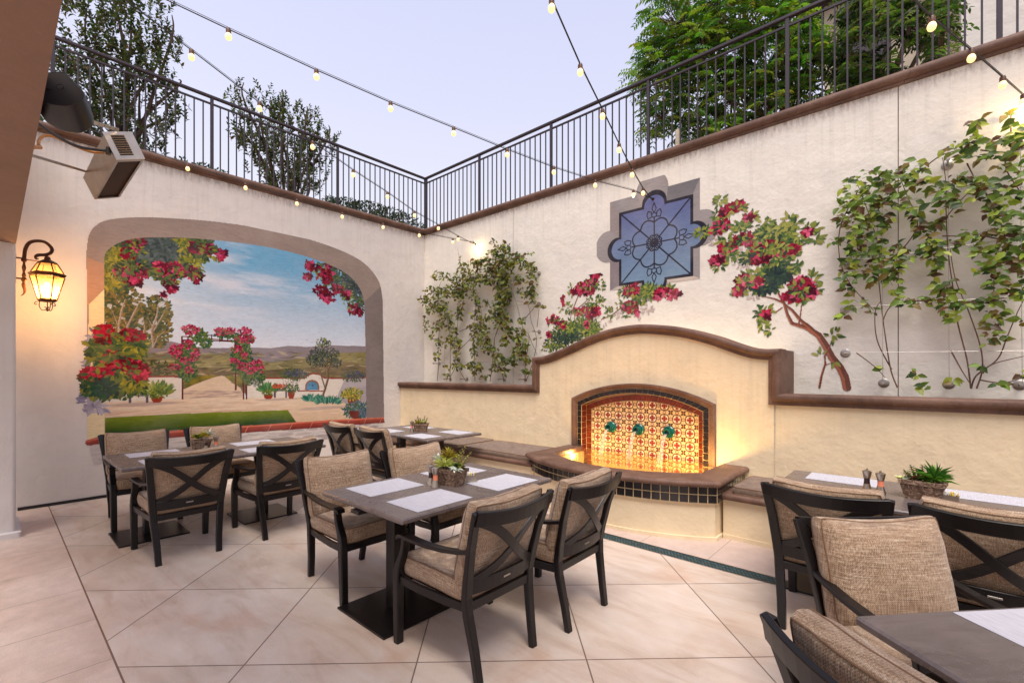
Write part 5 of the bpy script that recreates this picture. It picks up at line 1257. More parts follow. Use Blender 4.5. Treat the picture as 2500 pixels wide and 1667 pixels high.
for a in ((440, 1090, 140, 60, 160), (540, 1110, 50, 40, 60), (360, 970, 40, 50, 34), (560, 930, 70, 50, 70), (400, 850, 20, 40, 14), (600, 810, 26, 40, 18), (650, 1000, 30, 40, 22), (760, 860, 50, 40, 40), (880, 880, 70, 60, 110), (930, 850, 60, 50, 90), (1030, 850, 60, 40, 50), (240, 1240, 40, 20, 20), (780, 1010, 30, 40, 16), (740, 950, 40, 30, 24)): fq(cs, *a[:4], a[4], .062, lg)
for a in ((500, 830, 70, 60, 60), (560, 750, 36, 40, 22), (440, 860, 40, 30, 16), (350, 920, 20, 30, 7), (270, 1050, 40, 40, 20), (340, 1075, 34, 26, 16), (460, 990, 50, 26, 26), (540, 1000, 50, 40, 28), (240, 1150, 16, 20, 5), (800, 850, 50, 36, 26), (830, 820, 14, 26, 6), (790, 960, 50, 36, 30), (830, 1000, 20, 20, 6), (990, 880, 26, 46, 16), (1050, 845, 20, 16, 6), (1090, 880, 40, 30, 14), (500, 1080, 20, 16, 5)): fq(cs, *a[:4], int(a[4] * 1.3), .046, pk, True)
for a in ((500, 820, 70, 60, 34), (460, 1000, 60, 30, 20), (800, 860, 50, 40, 16), (800, 960, 50, 40, 16), (300, 1060, 60, 40, 20)): fq(cs, *a[:4], a[4], .058, lg + dkg[:1])
o = cs.object('painted_shrub', lambda s, z: np.stack([s, np.full_like(s, -.0045), z], -1)); tag(o, 'painted pink bougainvillea shrub on the wall above the left half of the fountain arch', 'wall painting')
ct = Canvas(5.30, 7.15, 1.30, 3.72, .0046, 10)
for a in ((1560, 660, 60, 40, 30), (1370, 540, 40, 50, 10), (1620, 890, 40, 16, 8), (1400, 480, 30, 30, 6), (1540, 600, 50, 20, 12)): fq(ct, *a[:4], a[4], .06, shw)
b1, b2 = PC(112, 62, 50), PC(164, 96, 70)
for P, w in (([(2250, 1500), (2235, 1430), (2205, 1370), (2150, 1300), (2100, 1210), (2060, 1150), (1980, 1100), (1880, 1070), (1850, 1010), (1830, 940), (1790, 870)], [.075, .075, .07, .066, .066, .06, .046, .036, .032, .03, .02]), ([(2060, 1150), (1990, 1090), (1940, 1050), (1880, 980), (1840, 950)], [.04, .036, .03, .026, .02]), ([(1925, 1080), (1940, 1000), (1945, 950), (1970, 920)], [.018, .015, .013, .008]), ([(1820, 930), (1760, 905), (1690, 890)], [.022, .018, .01]), ([(1815, 965), (1780, 990), (1740, 1000), (1720, 1040)], [.014, .012, .01, .006]), ([(2065, 1500), (2080, 1420), (2105, 1340), (2100, 1290), (2130, 1240), (2145, 1190)], [.024, .024, .02, .018, .014, .008]), ([(2105, 1350), (2150, 1335)], [.012, .008])):
    ct.stroke(Qs(P), w, b1, None, b2)
for P in ([(1470, 470), (1530, 500), (1600, 560)], [(1360, 640), (1440, 645)], [(1500, 380), (1560, 440), (1600, 460)], [(1460, 370), (1480, 450)]): ct.stroke(Qs(P), .010, b1)
for a in ((1760, 460, 130, 60, 260), (1850, 540, 90, 50, 150), (1780, 720, 120, 60, 260), (1650, 620, 110, 50, 120), (1700, 830, 100, 36, 90), (1800, 640, 60, 60, 90)): fq(ct, *a[:4], a[4], .075, lg[1:] + dkg[:1])
for a in ((1790, 750, 90, 50, 130), (1700, 840, 70, 26, 50), (1620, 640, 40, 30, 24)): fq(ct, *a[:4], a[4], .07, dkg)
for a in ((1390, 250, 40, 40, 26), (1400, 340, 50, 40, 30), (1280, 460, 50, 30, 30), (1540, 420, 60, 50, 50), (1600, 360, 40, 30, 26), (1450, 520, 60, 40, 40), (1460, 620, 60, 40, 44), (1700, 400, 40, 30, 20), (1860, 370, 30, 30, 14), (1900, 400, 30, 40, 20), (2010, 440, 40, 40, 24), (2040, 510, 40, 20, 16), (1940, 500, 40, 40, 26), (1880, 590, 50, 30, 30), (1910, 690, 30, 30, 14), (1520, 860, 40, 40, 26), (1620, 740, 60, 30, 30), (2020, 780, 30, 50, 20), (2050, 840, 30, 20, 12), (1960, 890, 70, 30, 34), (1690, 1000, 50, 50, 22), (1690, 1100, 50, 36, 16), (1740, 1120, 30, 26, 8), (2150, 1150, 40, 36, 12), (2080, 1280, 24, 16, 4), (2160, 1330, 20, 12, 4), (1390, 690, 40, 16, 12)): fq(ct, *a[:4], a[4], .072, lg)
for a in ((1500, 290, 56, 36, 30), (1440, 320, 46, 26, 14), (1590, 360, 20, 20, 6), (1400, 420, 50, 36, 28), (1370, 450, 30, 26, 10), (1450, 560, 60, 26, 26), (1560, 510, 60, 40, 36), (1700, 560, 96, 40, 50), (1820, 580, 70, 30, 28), (1670, 640, 50, 26, 18), (1890, 580, 30, 20, 10), (1370, 650, 44, 26, 14), (1560, 790, 50, 40, 30), (1630, 800, 40, 26, 16), (1520, 850, 24, 22, 8), (1940, 820, 60, 50, 44), (1890, 890, 60, 36, 30), (2000, 860, 40, 30, 16), (1980, 460, 26, 20, 6), (1710, 1010, 20, 20, 5)): fq(ct, *a[:4], int(a[4] * 1.3), .052, pk, True)
for a in ((1500, 300, 60, 40, 16), (1400, 430, 50, 36, 14), (1450, 560, 60, 26, 16), (1700, 570, 100, 50, 40), (1820, 560, 70, 36, 26), (1940, 840, 60, 50, 26), (1570, 800, 70, 40, 22), (1560, 520, 60, 40, 18)): fq(ct, *a[:4], a[4], .07, lg + dkg[:1])
o = ct.object('painted_tree', lambda s, z: np.stack([s, np.full_like(s, -.0045), z], -1)); tag(o, 'painted bougainvillea tree with bent brown trunk on the wall right of the quatrefoil window', 'wall painting')
# ================================================================ cable trellises and climbing vines
def at_d(x, y, d): r = _ray(x, y); return Vector((CAM[0] + d * r[0], CAM[1] + d * r[1], EYE + d * r[2]))
WP = -.15
def Lp(x, y, Y=WP): return on_y(922 + .264 * x, 526.8 + .264 * y, Y)
def Rp(x, y, Y=WP): return on_y(1787.5 + .438 * x, 235.2 + .438 * y, Y)
def trellis(label, ends, wires, conv, rd):
    t = thing('wire_trellis', label, 'trellis', tuple(conv(600, 1300, 0)), world=True)
    for (x, y) in ends:
        p = conv(x, y); M = Matrix.Translation((p.x, 0, p.z)) @ Matrix.Rotation(PI / 2, 4, 'X')
        m = MB(); m.lathe([(.001, 0), (rd, 0), (rd, .004), (rd * .8, .009), (.011, .011), (.008, .02), (.0075, .14), (.014, .142), (.014, .165), (.001, .167)], n=18, M=M); m.build('standoff', 'steel', t, True)
    m = MB()
    for (a, b) in wires: m.tube([conv(*a), conv(*b)], .0022, 5)
    m.build('wire', 'steel', t)
    return t
trellis('steel cable trellis on round standoffs, left of the fountain arch', [(375, 1300), (520, 1300), (680, 1300), (845, 1303), (1030, 1303), (1150, 370), (1150, 640), (1150, 885), (1120, 1140), (270, 952), (280, 1165), (500, 335), (800, 262), (1010, 222), (640, 300)],
        [((375, 1300), (375, 720)), ((520, 1300), (500, 335)), ((680, 1300), (640, 300)), ((845, 1303), (800, 262)), ((1030, 1303), (1010, 222)), ((1150, 370), (300, 560)), ((1150, 640), (300, 760)), ((1150, 885), (270, 952)), ((1120, 1140), (280, 1165))], Lp, .034)
trellis('steel cable trellis on round standoffs at the right edge, before the big vine', [(548, 1472), (897, 1478), (1280, 1482), (340, 1078), (342, 1312), (335, 590), (338, 840), (545, 385), (890, 300), (1270, 200)],
        [((548, 1472), (545, 385)), ((897, 1478), (890, 300)), ((1280, 1482), (1270, 200)), ((340, 1078), (1400, 1005)), ((342, 1312), (1400, 1300)), ((335, 590), (1400, 360)), ((338, 840), (1400, 690)), ((890, 300), (1400, 240))], Rp, .044)
def vine(name, label, conv, clumps, stems, L, pal, dens, key, sw=.006, group=None):
    big = [s for s in stems]
    base = conv(*stems[0][0]); t = thing(name, label, 'vine', tuple(base), world=True, group=group)
    m = MB(); r = random.Random(key)
    for S in stems:
        pts = []
        for i, p in enumerate(S):
            q = conv(p[0], p[1], WP + r.uniform(-.02, .05)); pts.append(q)
        pts = smooth_pts(pts, max(8, 6 * len(pts))); n = len(pts); m.tube(pts, [sw * (1 - .6 * i / n) for i in range(n)], 6)
    P = []; A = []; N = []; Ss = []
    for c in clumps:
        x, y, rx, ry = c[:4]; k = int(rx * ry * dens) + 4
        for i in range(k):
            a = r.uniform(0, 6.283); q = math.sqrt(r.random()) * 1.12; px = x + rx * q * math.cos(a); py = y + ry * q * math.sin(a); d = WP + r.gauss(-.01, .045)
            p = conv(px, py, min(-.02, d)); P.append(p)
            side = r.choice((-1, 1)); A.append((side * r.uniform(.2, 1.1), r.uniform(-.6, .15), r.uniform(-.9, .35))); N.append((r.gauss(0, .35), -1, r.gauss(.45, .35))); Ss.append(L * (r.uniform(.35, .8) if r.random() < .4 else r.uniform(.75, 1.25)))
        # short twigs carrying the clump
        for i in range(max(1, k // 14)):
            a = r.uniform(0, 6.283); p0 = conv(x, y, WP); p1 = conv(x + rx * math.cos(a), y + ry * math.sin(a), WP - .03); m.tube([p0, (p0 + p1) / 2 + Vector((0, -.01, .015)), p1], [.0022, .0018, .001], 4)
    m.build('stem', 'vine_stem', t, True)
    leaf_batch('foliage', P, A, N, Ss, .62, rcol(len(P), pal, .22), 'leaf', t)
    return t
LC = [(330, 400, 60, 40), (500, 420, 80, 55), (515, 280, 14, 50), (560, 340, 40, 40), (650, 285, 60, 28), (720, 310, 80, 50), (800, 250, 60, 60), (860, 200, 70, 55), (930, 260, 80, 70), (1000, 240, 60, 36), (1080, 300, 50, 40), (1110, 208, 36, 8), (1130, 340, 40, 40), (800, 110, 30, 22), (900, 150, 50, 26),
      (200, 610, 40, 36), (230, 640, 40, 50), (270, 540, 80, 40), (350, 550, 70, 45), (430, 530, 60, 60), (500, 500, 60, 80), (560, 500, 60, 60), (640, 420, 70, 60), (700, 430, 80, 46), (820, 420, 90, 90), (880, 350, 90, 80), (900, 520, 60, 90), (870, 620, 66, 80), (850, 720, 76, 80), (880, 800, 70, 60),
      (220, 820, 26, 60), (300, 700, 70, 50), (330, 655, 80, 50), (380, 730, 50, 50), (425, 810, 30, 70), (470, 870, 26, 40), (505, 620, 34, 100), (505, 740, 26, 60), (340, 815, 44, 36), (310, 872, 36, 22), (258, 925, 20, 18), (345, 1000, 36, 36), (430, 955, 76, 30), (480, 1000, 40, 40), (310, 1100, 36, 44),
      (1030, 430, 36, 40), (1060, 545, 56, 36), (1140, 430, 36, 70), (1150, 550, 30, 60), (1145, 635, 40, 14), (640, 590, 36, 40), (700, 640, 56, 40), (640, 740, 36, 40), (720, 775, 56, 30), (640, 850, 50, 30), (720, 880, 60, 40), (635, 960, 26, 80), (720, 960, 50, 50), (640, 1060, 30, 50), (745, 1010, 44, 50), (800, 1060, 50, 36),
      (870, 1115, 56, 36), (960, 1150, 70, 24), (1000, 1070, 44, 50), (1050, 1000, 44, 70), (1000, 900, 70, 50), (940, 870, 40, 30), (1050, 790, 40, 24), (900, 960, 36, 40), (1080, 1120, 30, 50), (640, 1185, 50, 40), (500, 1170, 36, 44), (480, 1090, 26, 50), (430, 1185, 54, 22), (690, 1190, 30, 22), (840, 1200, 70, 30), (900, 1235, 30, 26), (1100, 1235, 26, 22), (740, 1275, 26, 18), (600, 1180, 30, 24), (640, 1250, 26, 18), (1175, 950, 26, 8), (1220, 668, 18, 16), (400, 1270, 24, 16)]
LPAL = [C3(112, 114, 46), C3(132, 128, 52), C3(70, 84, 34), C3(130, 124, 52), C3(104, 80, 42), C3(60, 76, 34), C3(120, 134, 56)]
LS = [[[(312, 1318), (325, 1150), (320, 1000), (335, 800), (330, 500), (400, 400)], [(422, 1318), (425, 1150), (420, 900), (370, 700), (300, 560), (200, 580)], [(425, 1280), (470, 1180), (480, 950), (470, 860)]],
      [[(560, 1318), (500, 1200), (480, 1000), (500, 700), (530, 450), (490, 170)], [(640, 1318), (635, 1100), (630, 850), (640, 600), (560, 480)], [(490, 1060), (600, 950), (700, 800), (660, 560), (620, 420)]],
      [[(772, 1322), (800, 1100), (810, 950), (860, 800), (870, 500), (880, 300), (860, 180), (770, 90)], [(890, 1322), (880, 1250), (840, 1150), (810, 980), (830, 880)], [(500, 890), (640, 830), (760, 790)]],
      [[(1075, 1325), (1080, 1150), (1110, 950), (1070, 900), (1000, 640), (950, 480), (960, 250)], [(1085, 1320), (1150, 1130), (1175, 950), (1130, 800), (1100, 660), (1000, 620)], [(1080, 770), (1190, 640)], [(1180, 850), (1200, 670)], [(1100, 900), (1180, 1090)]]]
lab = ['olive climbing vine beside the wall corner, leftmost on the left trellis', 'olive climbing vine second from the wall corner on the left trellis', 'densest olive vine in the middle of the left trellis, reaching highest', 'thin olive vine on the left trellis beside the painted pink shrub']
for i, (a, b) in enumerate(((0, 440), (440, 740), (740, 960), (960, 1400))):
    vine('climbing_vine', lab[i], Lp, [c for c in LC if a <= c[0] < b], LS[i], .078, LPAL, .0165, 40 + i, .006, 'climbing vines on the left trellis')
RC = [(440, 400, 60, 36), (500, 372, 60, 22), (570, 380, 80, 26), (640, 380, 50, 34), (740, 330, 50, 36), (700, 400, 76, 44), (380, 480, 50, 50), (450, 480, 70, 56), (540, 500, 76, 56), (620, 440, 66, 36), (800, 425, 56, 36), (860, 440, 50, 36), (350, 545, 34, 20), (390, 570, 60, 56), (470, 590, 86, 60), (560, 560, 56, 56), (370, 650, 50, 56), (430, 660, 80, 66), (520, 660, 56, 66), (370, 740, 46, 56), (440, 745, 70, 56), (540, 765, 86, 46), (610, 790, 56, 46), (665, 795, 56, 30), (380, 815, 36, 46), (470, 835, 66, 50), (560, 850, 50, 46), (620, 885, 36, 46), (450, 925, 56, 44), (350, 890, 24, 50), (370, 965, 34, 44), (600, 960, 34, 46), (420, 1050, 50, 30), (480, 1090, 36, 20), (285, 722, 26, 14), (340, 1115, 24, 8),
      (680, 540, 44, 50), (730, 585, 26, 30), (740, 645, 44, 30), (790, 640, 50, 22), (780, 700, 50, 22), (825, 745, 56, 30), (900, 740, 60, 22), (795, 775, 50, 44), (840, 825, 44, 50), (830, 890, 34, 40), (870, 955, 44, 40), (900, 995, 44, 30), (650, 1040, 44, 24), (730, 1040, 60, 24), (800, 1040, 50, 16), (905, 1060, 50, 34), (920, 1112, 36, 24), (975, 1055, 34, 22), (1040, 1060, 44, 24), (1100, 1040, 70, 24), (1140, 1085, 44, 44), (1130, 1150, 44, 40), (1155, 1225, 40, 40), (1100, 1235, 24, 30),
      (905, 480, 50, 50), (880, 560, 44, 40), (925, 515, 34, 40), (940, 402, 56, 24), (1000, 400, 56, 24), (1050, 425, 56, 36), (905, 240, 44, 22), (965, 235, 56, 36), (985, 275, 36, 34), (1040, 220, 46, 24), (1095, 205, 26, 18), (1060, 290, 50, 12), (1120, 285, 34, 20), (1035, 180, 26, 12), (1030, 130, 34, 12), (1050, 95, 26, 8),
      (1100, 435, 44, 30), (1060, 500, 44, 18), (1145, 480, 44, 22), (1165, 540, 50, 50), (1130, 585, 46, 44), (1185, 600, 40, 30), (1150, 665, 76, 34), (1050, 692, 60, 22), (1185, 700, 50, 50), (1250, 700, 50, 22), (1010, 690, 40, 20), (1040, 770, 44, 22), (1120, 775, 56, 30), (1200, 785, 50, 50), (1255, 825, 44, 34), (1085, 875, 44, 40), (1140, 865, 44, 44), (1145, 955, 50, 40), (1235, 995, 54, 30), (1275, 960, 24, 50), (1275, 885, 24, 30),
      (1215, 70, 50, 18), (1235, 130, 44, 18), (1200, 190, 40, 18), (1265, 180, 44, 22), (1235, 235, 44, 44), (1195, 335, 50, 20), (1265, 385, 44, 34), (1255, 455, 44, 30), (1275, 1155, 24, 30), (1290, 1430, 24, 20), (1340, 300, 40, 40), (1340, 600, 50, 60), (1330, 780, 40, 60),
      (700, 1422, 44, 18), (770, 1490, 44, 8), (920, 1455, 26, 14), (1165, 1472, 44, 8), (1070, 1385, 16, 12), (545, 1395, 12, 8)]
RPAL = [C3(108, 134, 46), C3(82, 108, 38), C3(140, 158, 58), C3(60, 82, 34), C3(160, 168, 66), C3(98, 118, 46), C3(116, 96, 44), C3(96, 66, 40)]
RS = [[[(625, 1495), (590, 1400), (562, 1230), (545, 1100), (525, 900), (530, 780), (480, 600), (420, 440)], [(595, 1400), (520, 1250), (508, 1100), (540, 1040)], [(550, 1140), (580, 1080), (640, 1040)], [(530, 850), (640, 780), (730, 640), (680, 500), (640, 400)], [(420, 460), (330, 640), (320, 800), (370, 940), (500, 1090)], [(410, 1312), (500, 1380), (560, 1440)]],
      [[(1010, 1500), (990, 1350), (940, 1150), (920, 1000), (890, 770), (880, 560), (880, 430), (862, 290)], [(1040, 1500), (1070, 1400), (1060, 1280), (1000, 1100), (930, 930), (900, 760)], [(640, 1045), (760, 1040), (900, 1050), (1060, 1040)], [(700, 830), (850, 640), (960, 510), (1040, 440)], [(780, 330), (880, 268), (1060, 240)], [(905, 1300), (960, 1400), (1010, 1480)], [(990, 320), (1030, 400)], [(1020, 180), (1050, 90)], [(860, 700), (980, 700), (1060, 690)]],
      [[(1012, 1500), (1040, 1430), (1150, 1345), (1200, 1230), (1250, 1110), (1300, 1010)], [(1040, 1430), (1130, 1370), (1290, 1330)], [(1080, 460), (1130, 560), (1190, 720), (1140, 860), (1130, 1000)], [(1060, 250), (1190, 262), (1300, 235)], [(1190, 270), (1200, 360), (1270, 470)], [(1220, 190), (1220, 60)], [(1060, 1045), (1200, 1020), (1300, 990)], [(1080, 700), (1200, 720), (1300, 690)], [(1060, 1455), (1180, 1470), (1290, 1440)]]]
lab = ['dense green climbing vine on the right trellis, next to the painted tree', 'open green climbing vine in the middle of the right trellis', 'green climbing vine at the right edge of the photo, with long hanging shoots']
for i, (a, b) in enumerate(((0, 760), (760, 1090), (1090, 1500))):
    vine('climbing_vine', lab[i], Rp, [c for c in RC if a <= c[0] < b], RS[i], .080, RPAL, .0058, 60 + i, .0065, 'climbing vines on the right trellis')
# ================================================================ trees above the walls
def plume_tree(label, conv, base, crowns, n, L, pal, key, X0, depth=.8, bark='bark_dark', per=16):
    r = random.Random(key); b = conv(*base, X0); b.z = 4.3
    t = thing('tree', label, 'tree', tuple(b), world=True); m = MB(); P = []; A = []; N = []; S = []
    tot = sum(c[2] * c[3] for c in crowns); hubs = []
    for c in crowns:
        h = conv(c[0], c[1] + c[3] * .5, X0); hubs.append(h); s = b + Vector((r.uniform(-.02, .02), r.uniform(-.02, .02), 0)); mid = (s + h) / 2 + Vector((r.uniform(-.15, .15), r.uniform(-.15, .15), .2))
        pts = smooth_pts([s, mid, h, conv(c[0], c[1] - c[3] * .5, X0)], 14); lm = MB(); lm.tube(pts, [.035 * (1 - .85 * i / 15) for i in range(15)], 7); lm.build('limb', bark, t, True)
    for c in crowns:
        k = int(n * c[2] * c[3] / tot)
        for i in range(k):
            a = r.uniform(0, 6.283); q = 1.22 * r.random() ** .5; X = X0 + r.gauss(0, depth * .5)
            p = conv(c[0] + c[2] * q * math.cos(a), c[1] + c[3] * q * math.sin(a), X); ctr = conv(c[0], c[1] + c[3] * .9, X0)
            d = (p - ctr); d.normalize(); d = (d * .7 + Vector((r.gauss(0, .3), r.gauss(0, .3), .75))).normalized(); ln = r.uniform(.25, .5)
            s0 = p - d * ln; m.tube([s0, s0 + d * ln * .5 + Vector((0, 0, -.01)), p], [.004, .003, .0015], 4)
            o1 = d.orthogonal().normalized(); o2 = d.cross(o1)
            for j in range(per):
                f = (j + .5) / per; an = j * 2.6 + r.uniform(-.4, .4); o = o1 * math.cos(an) + o2 * math.sin(an)
                P.append(s0 + d * ln * (f ** .8)); A.append(o * .8 + d * .75 + Vector((0, 0, -.1))); N.append(d - o * .6 + Vector((r.gauss(0, .4), r.gauss(0, .4), r.gauss(0, .4)))); S.append(L * r.uniform(.6, 1.1) * (1.1 - .4 * f))
    m.build('twig', bark, t, True)['kind'] = 'stuff'; leaf_batch('crown', P, A, N, S, .5, rcol(len(P), pal, .25), 'leaf', t); return t
cx_ = lambda x, y, X: on_x(x, y, X)
OP = [C3(58, 76, 44), C3(74, 88, 48), C3(46, 60, 40), C3(92, 98, 56), C3(84, 66, 46)]
plume_tree('dark small leaved tree at the top left, tallest one behind the mural wall railing', cx_, (270, 430), [(200, 60, 100, 90), (300, 60, 90, 80), (360, 120, 60, 60), (240, 160, 110, 80), (320, 210, 90, 60), (380, 250, 40, 40), (180, 230, 70, 60), (330, 290, 60, 40), (395, 60, 22, 50), (260, -60, 140, 80), (410, 190, 22, 14), (230, 270, 60, 36)], 470, .088, OP, 5, -1.7)
plume_tree('dark small leaved tree behind the mural wall railing, right of the tallest one', cx_, (660, 500), [(600, 260, 60, 60), (650, 290, 70, 60), (560, 210, 26, 40), (555, 280, 30, 30), (700, 290, 50, 50), (720, 330, 44, 44), (660, 350, 70, 44), (590, 330, 44, 40), (755, 300, 24, 24), (670, 410, 60, 36), (710, 390, 40, 34), (650, 240, 20, 30), (705, 255, 20, 22)], 300, .088, OP, 6, -1.7)
def bush(label, conv, blobs, X0, L, pal, key, n):
    r = random.Random(key); b = conv(blobs[0][0], blobs[0][1], X0); b.z = 4.3; t = thing('shrub', label, 'shrub', tuple(b), world=True); P = []; A = []; N = []; S = []; m = MB(); tot = sum(c[2] * c[3] for c in blobs)
    for c in blobs:
        h = conv(c[0], c[1], X0); m.tube([Vector((h.x, h.y, 4.28)), h], [.02, .006], 6)
        for i in range(int(n * c[2] * c[3] / tot)):
            a = r.uniform(0, 6.283); q = r.random() ** .6; p = conv(c[0] + c[2] * q * math.cos(a), c[1] + c[3] * q * math.sin(a), X0 + r.gauss(0, .2)); d = (p - h).normalized() + Vector((r.gauss(0, .4), r.gauss(0, .4), .5))
            P.append(p); A.append(d); N.append((r.gauss(0, 1), r.gauss(0, 1), 1)); S.append(L * r.uniform(.6, 1.2))
    m.build('stem', 'bark_dark', t); leaf_batch('foliage', P, A, N, S, .5, rcol(len(P), pal, .25), 'leaf', t)
HP = [C3(48, 66, 44), C3(64, 82, 50), C3(36, 50, 38)]
bush('low dark hedge shrub on the terrace beside the railing corner', cx_, [(785, 475, 44, 20), (840, 488, 50, 24), (890, 500, 40, 22), (925, 506, 34, 16), (760, 462, 20, 10), (955, 520, 20, 8)], -.9, .06, HP, 3, 2600)
bush('little dark shrub tops peeping over the mural wall coping, between the two trees', cx_, [(415, 372, 16, 8), (460, 388, 30, 12), (500, 398, 22, 8), (590, 428, 20, 10), (610, 436, 12, 6)], -.7, .05, HP, 4, 420)
def frond_tree(label, base, crowns, trunks, n, pal, key, Y0, depth=.7, L=.085, bark='bark'):
    r = random.Random(key); b = on_y(*base, Y0); b.z = 4.3; t = thing('tree', label, 'tree', tuple(b), world=True); m = MB(); P = []; A = []; N = []; S = []; cc = []
    for T, w in trunks:
        pts = smooth_pts([on_y(x, y, Y0 + dy) for x, y, dy in T], 16); lm = MB(); lm.tube(pts, [w * (1 - .7 * i / 17) for i in range(17)], 8); lm.build('trunk', bark, t, True)
    tot = sum(c[2] * c[3] for c in crowns)
    for c in crowns:
        ctr = on_y(c[0], c[1] + c[3] * .4, Y0); tw = MB()
        for i in range(int(n * c[2] * c[3] / tot)):
            a = r.uniform(0, 6.283); q = r.random() ** .55; p = on_y(c[0] + c[2] * q * math.cos(a), c[1] + c[3] * q * math.sin(a), Y0 + r.gauss(0, depth * .5))
            d = (p - ctr); d.z *= .3; d = (d.normalized() * .8 + Vector((r.gauss(0, .35), r.gauss(0, .35), r.uniform(-.25, .25)))).normalized(); ln = r.uniform(.22, .42); s0 = p - d * ln * .5
            shade = pal[r.randrange(len(pal))]; up = Vector((r.gauss(0, .25), r.gauss(0, .25), 1)).normalized(); sd = d.cross(up).normalized(); k = 7; pts = []
            for j in range(k + 1):
                f = j / k; pts.append(s0 + d * ln * f + Vector((0, 0, -.12 * f * f * ln / .3)))
            m.tube([pts[0], pts[3], pts[7]], [.003, .0025, .001], 3)
            if r.random() < .35: m.tube([ctr, (ctr + s0) / 2 + Vector((0, 0, -.04)), s0], [.012, .007, .003], 4)
            for j in range(1, k + 1):
                for s in (-1, 1):
                    P.append(pts[j]); A.append(sd * s + d * .55 + Vector((0, 0, -.45 - .2 * r.random()))); N.append(up + sd * s * .3); S.append(L * r.uniform(.75, 1.1) * (1 - .3 * abs(j / k - .5))); cc.append([min(1, q_ * r.uniform(.75, 1.25)) for q_ in shade])
    m.build('twig', bark, t, True)['kind'] = 'stuff'; leaf_batch('crown', P, A, N, S, .42, cc, 'leaf', t); return t
GP = [C3(124, 158, 50), C3(92, 136, 44), C3(62, 96, 38), C3(126, 154, 54), C3(50, 80, 36), C3(146, 160, 58), C3(70, 108, 44)]
frond_tree('lush bright green feathery tree beyond the vine wall railing', (1700, 330), [(1560, 40, 90, 50), (1500, 115, 50, 40), (1560, 110, 80, 60), (1480, 175, 46, 40), (1550, 180, 80, 60), (1640, 100, 90, 80), (1700, 40, 110, 60), (1520, 250, 46, 50), (1590, 260, 70, 60), (1610, 310, 50, 24), (1680, 200, 80, 80), (1770, 150, 80, 80), (1800, 50, 80, 60), (1690, 280, 60, 30), (1770, 230, 50, 40), (1860, 110, 50, 70), (1500, 290, 26, 30), (1650, -40, 180, 60), (1830, 200, 50, 50)],
           [([(1760, 330, 0), (1745, 260, 0), (1690, 210, .1), (1620, 200, 0)], .05), ([(1765, 330, 0), (1800, 240, 0), (1795, 130, 0), (1780, 20, 0)], .05), ([(1745, 262, 0), (1660, 270, -.1), (1600, 300, 0)], .03), ([(1800, 180, 0), (1850, 120, 0)], .03)], 1500, GP, 15, 1.5, L=.095)
GP2 = [C3(70, 96, 44), C3(52, 76, 38), C3(90, 116, 50), C3(40, 60, 34), C3(112, 132, 60)]
frond_tree('darker feathery tree with bare pale trunks before the beige house at the top right', (2040, 250), [(1930, 180, 50, 60), (1950, 110, 50, 60), (2000, 40, 70, 50), (1990, 230, 60, 36), (1920, 240, 50, 30), (2040, 160, 36, 50), (2110, 40, 70, 50), (2160, 90, 36, 50), (2060, -20, 120, 50), (2000, 150, 40, 40), (2090, 190, 26, 26)],
           [([(2040, 260, 0), (2050, 180, 0), (2085, 80, 0), (2100, -20, 0)], .045), ([(2046, 260, .1), (2075, 190, .1), (2120, 100, .1), (2150, 0, 0)], .035), ([(2035, 260, -.1), (2015, 200, 0), (2040, 90, 0), (2030, 0, 0)], .03)], 520, GP2, 16, 1.3)
# ================================================================ house beyond the terrace, post
hs = thing('house', 'beige stucco house behind the trees at the top right corner', 'house', tuple(on_y(2100, 100, 5)), world=True)
x0 = on_y(1893, 60, 5).x; m = MB(); m.box(x0, 16, 5, 9, 4.2, 11.5); m.build('wall', 'stucco_house', hs)
x1 = on_y(2208, 90, 4.3).x; m = MB(); m.box(x1, 16, 4.3, 4.999, 4.2, 11.5); m.build('wing', 'stucco_wing', hs)
e = on_y(1886, 22, 5); m = MB(); m.box(x0 - .4, 16, 4.6, 9.2, e.z + .02, e.z + .32); m.build('roof', 'roof_dark', hs)
p0 = on_y(1930, 60, 4.98); m = MB(); m.box(p0.x, p0.x + .75, 4.96, 5.02, 6.6, 8.4); wn = m.build('window', 'roof_dark', hs)
pt = on_y(1556, 290, .6); m = MB(); m.bbox(pt.x - .024, pt.x + .024, .58, .63, 4.29, 4.96, .004); o = m.build('marker_post', 'wood_post'); tag(o, 'short pale wooden post standing behind the vine wall railing', 'post')
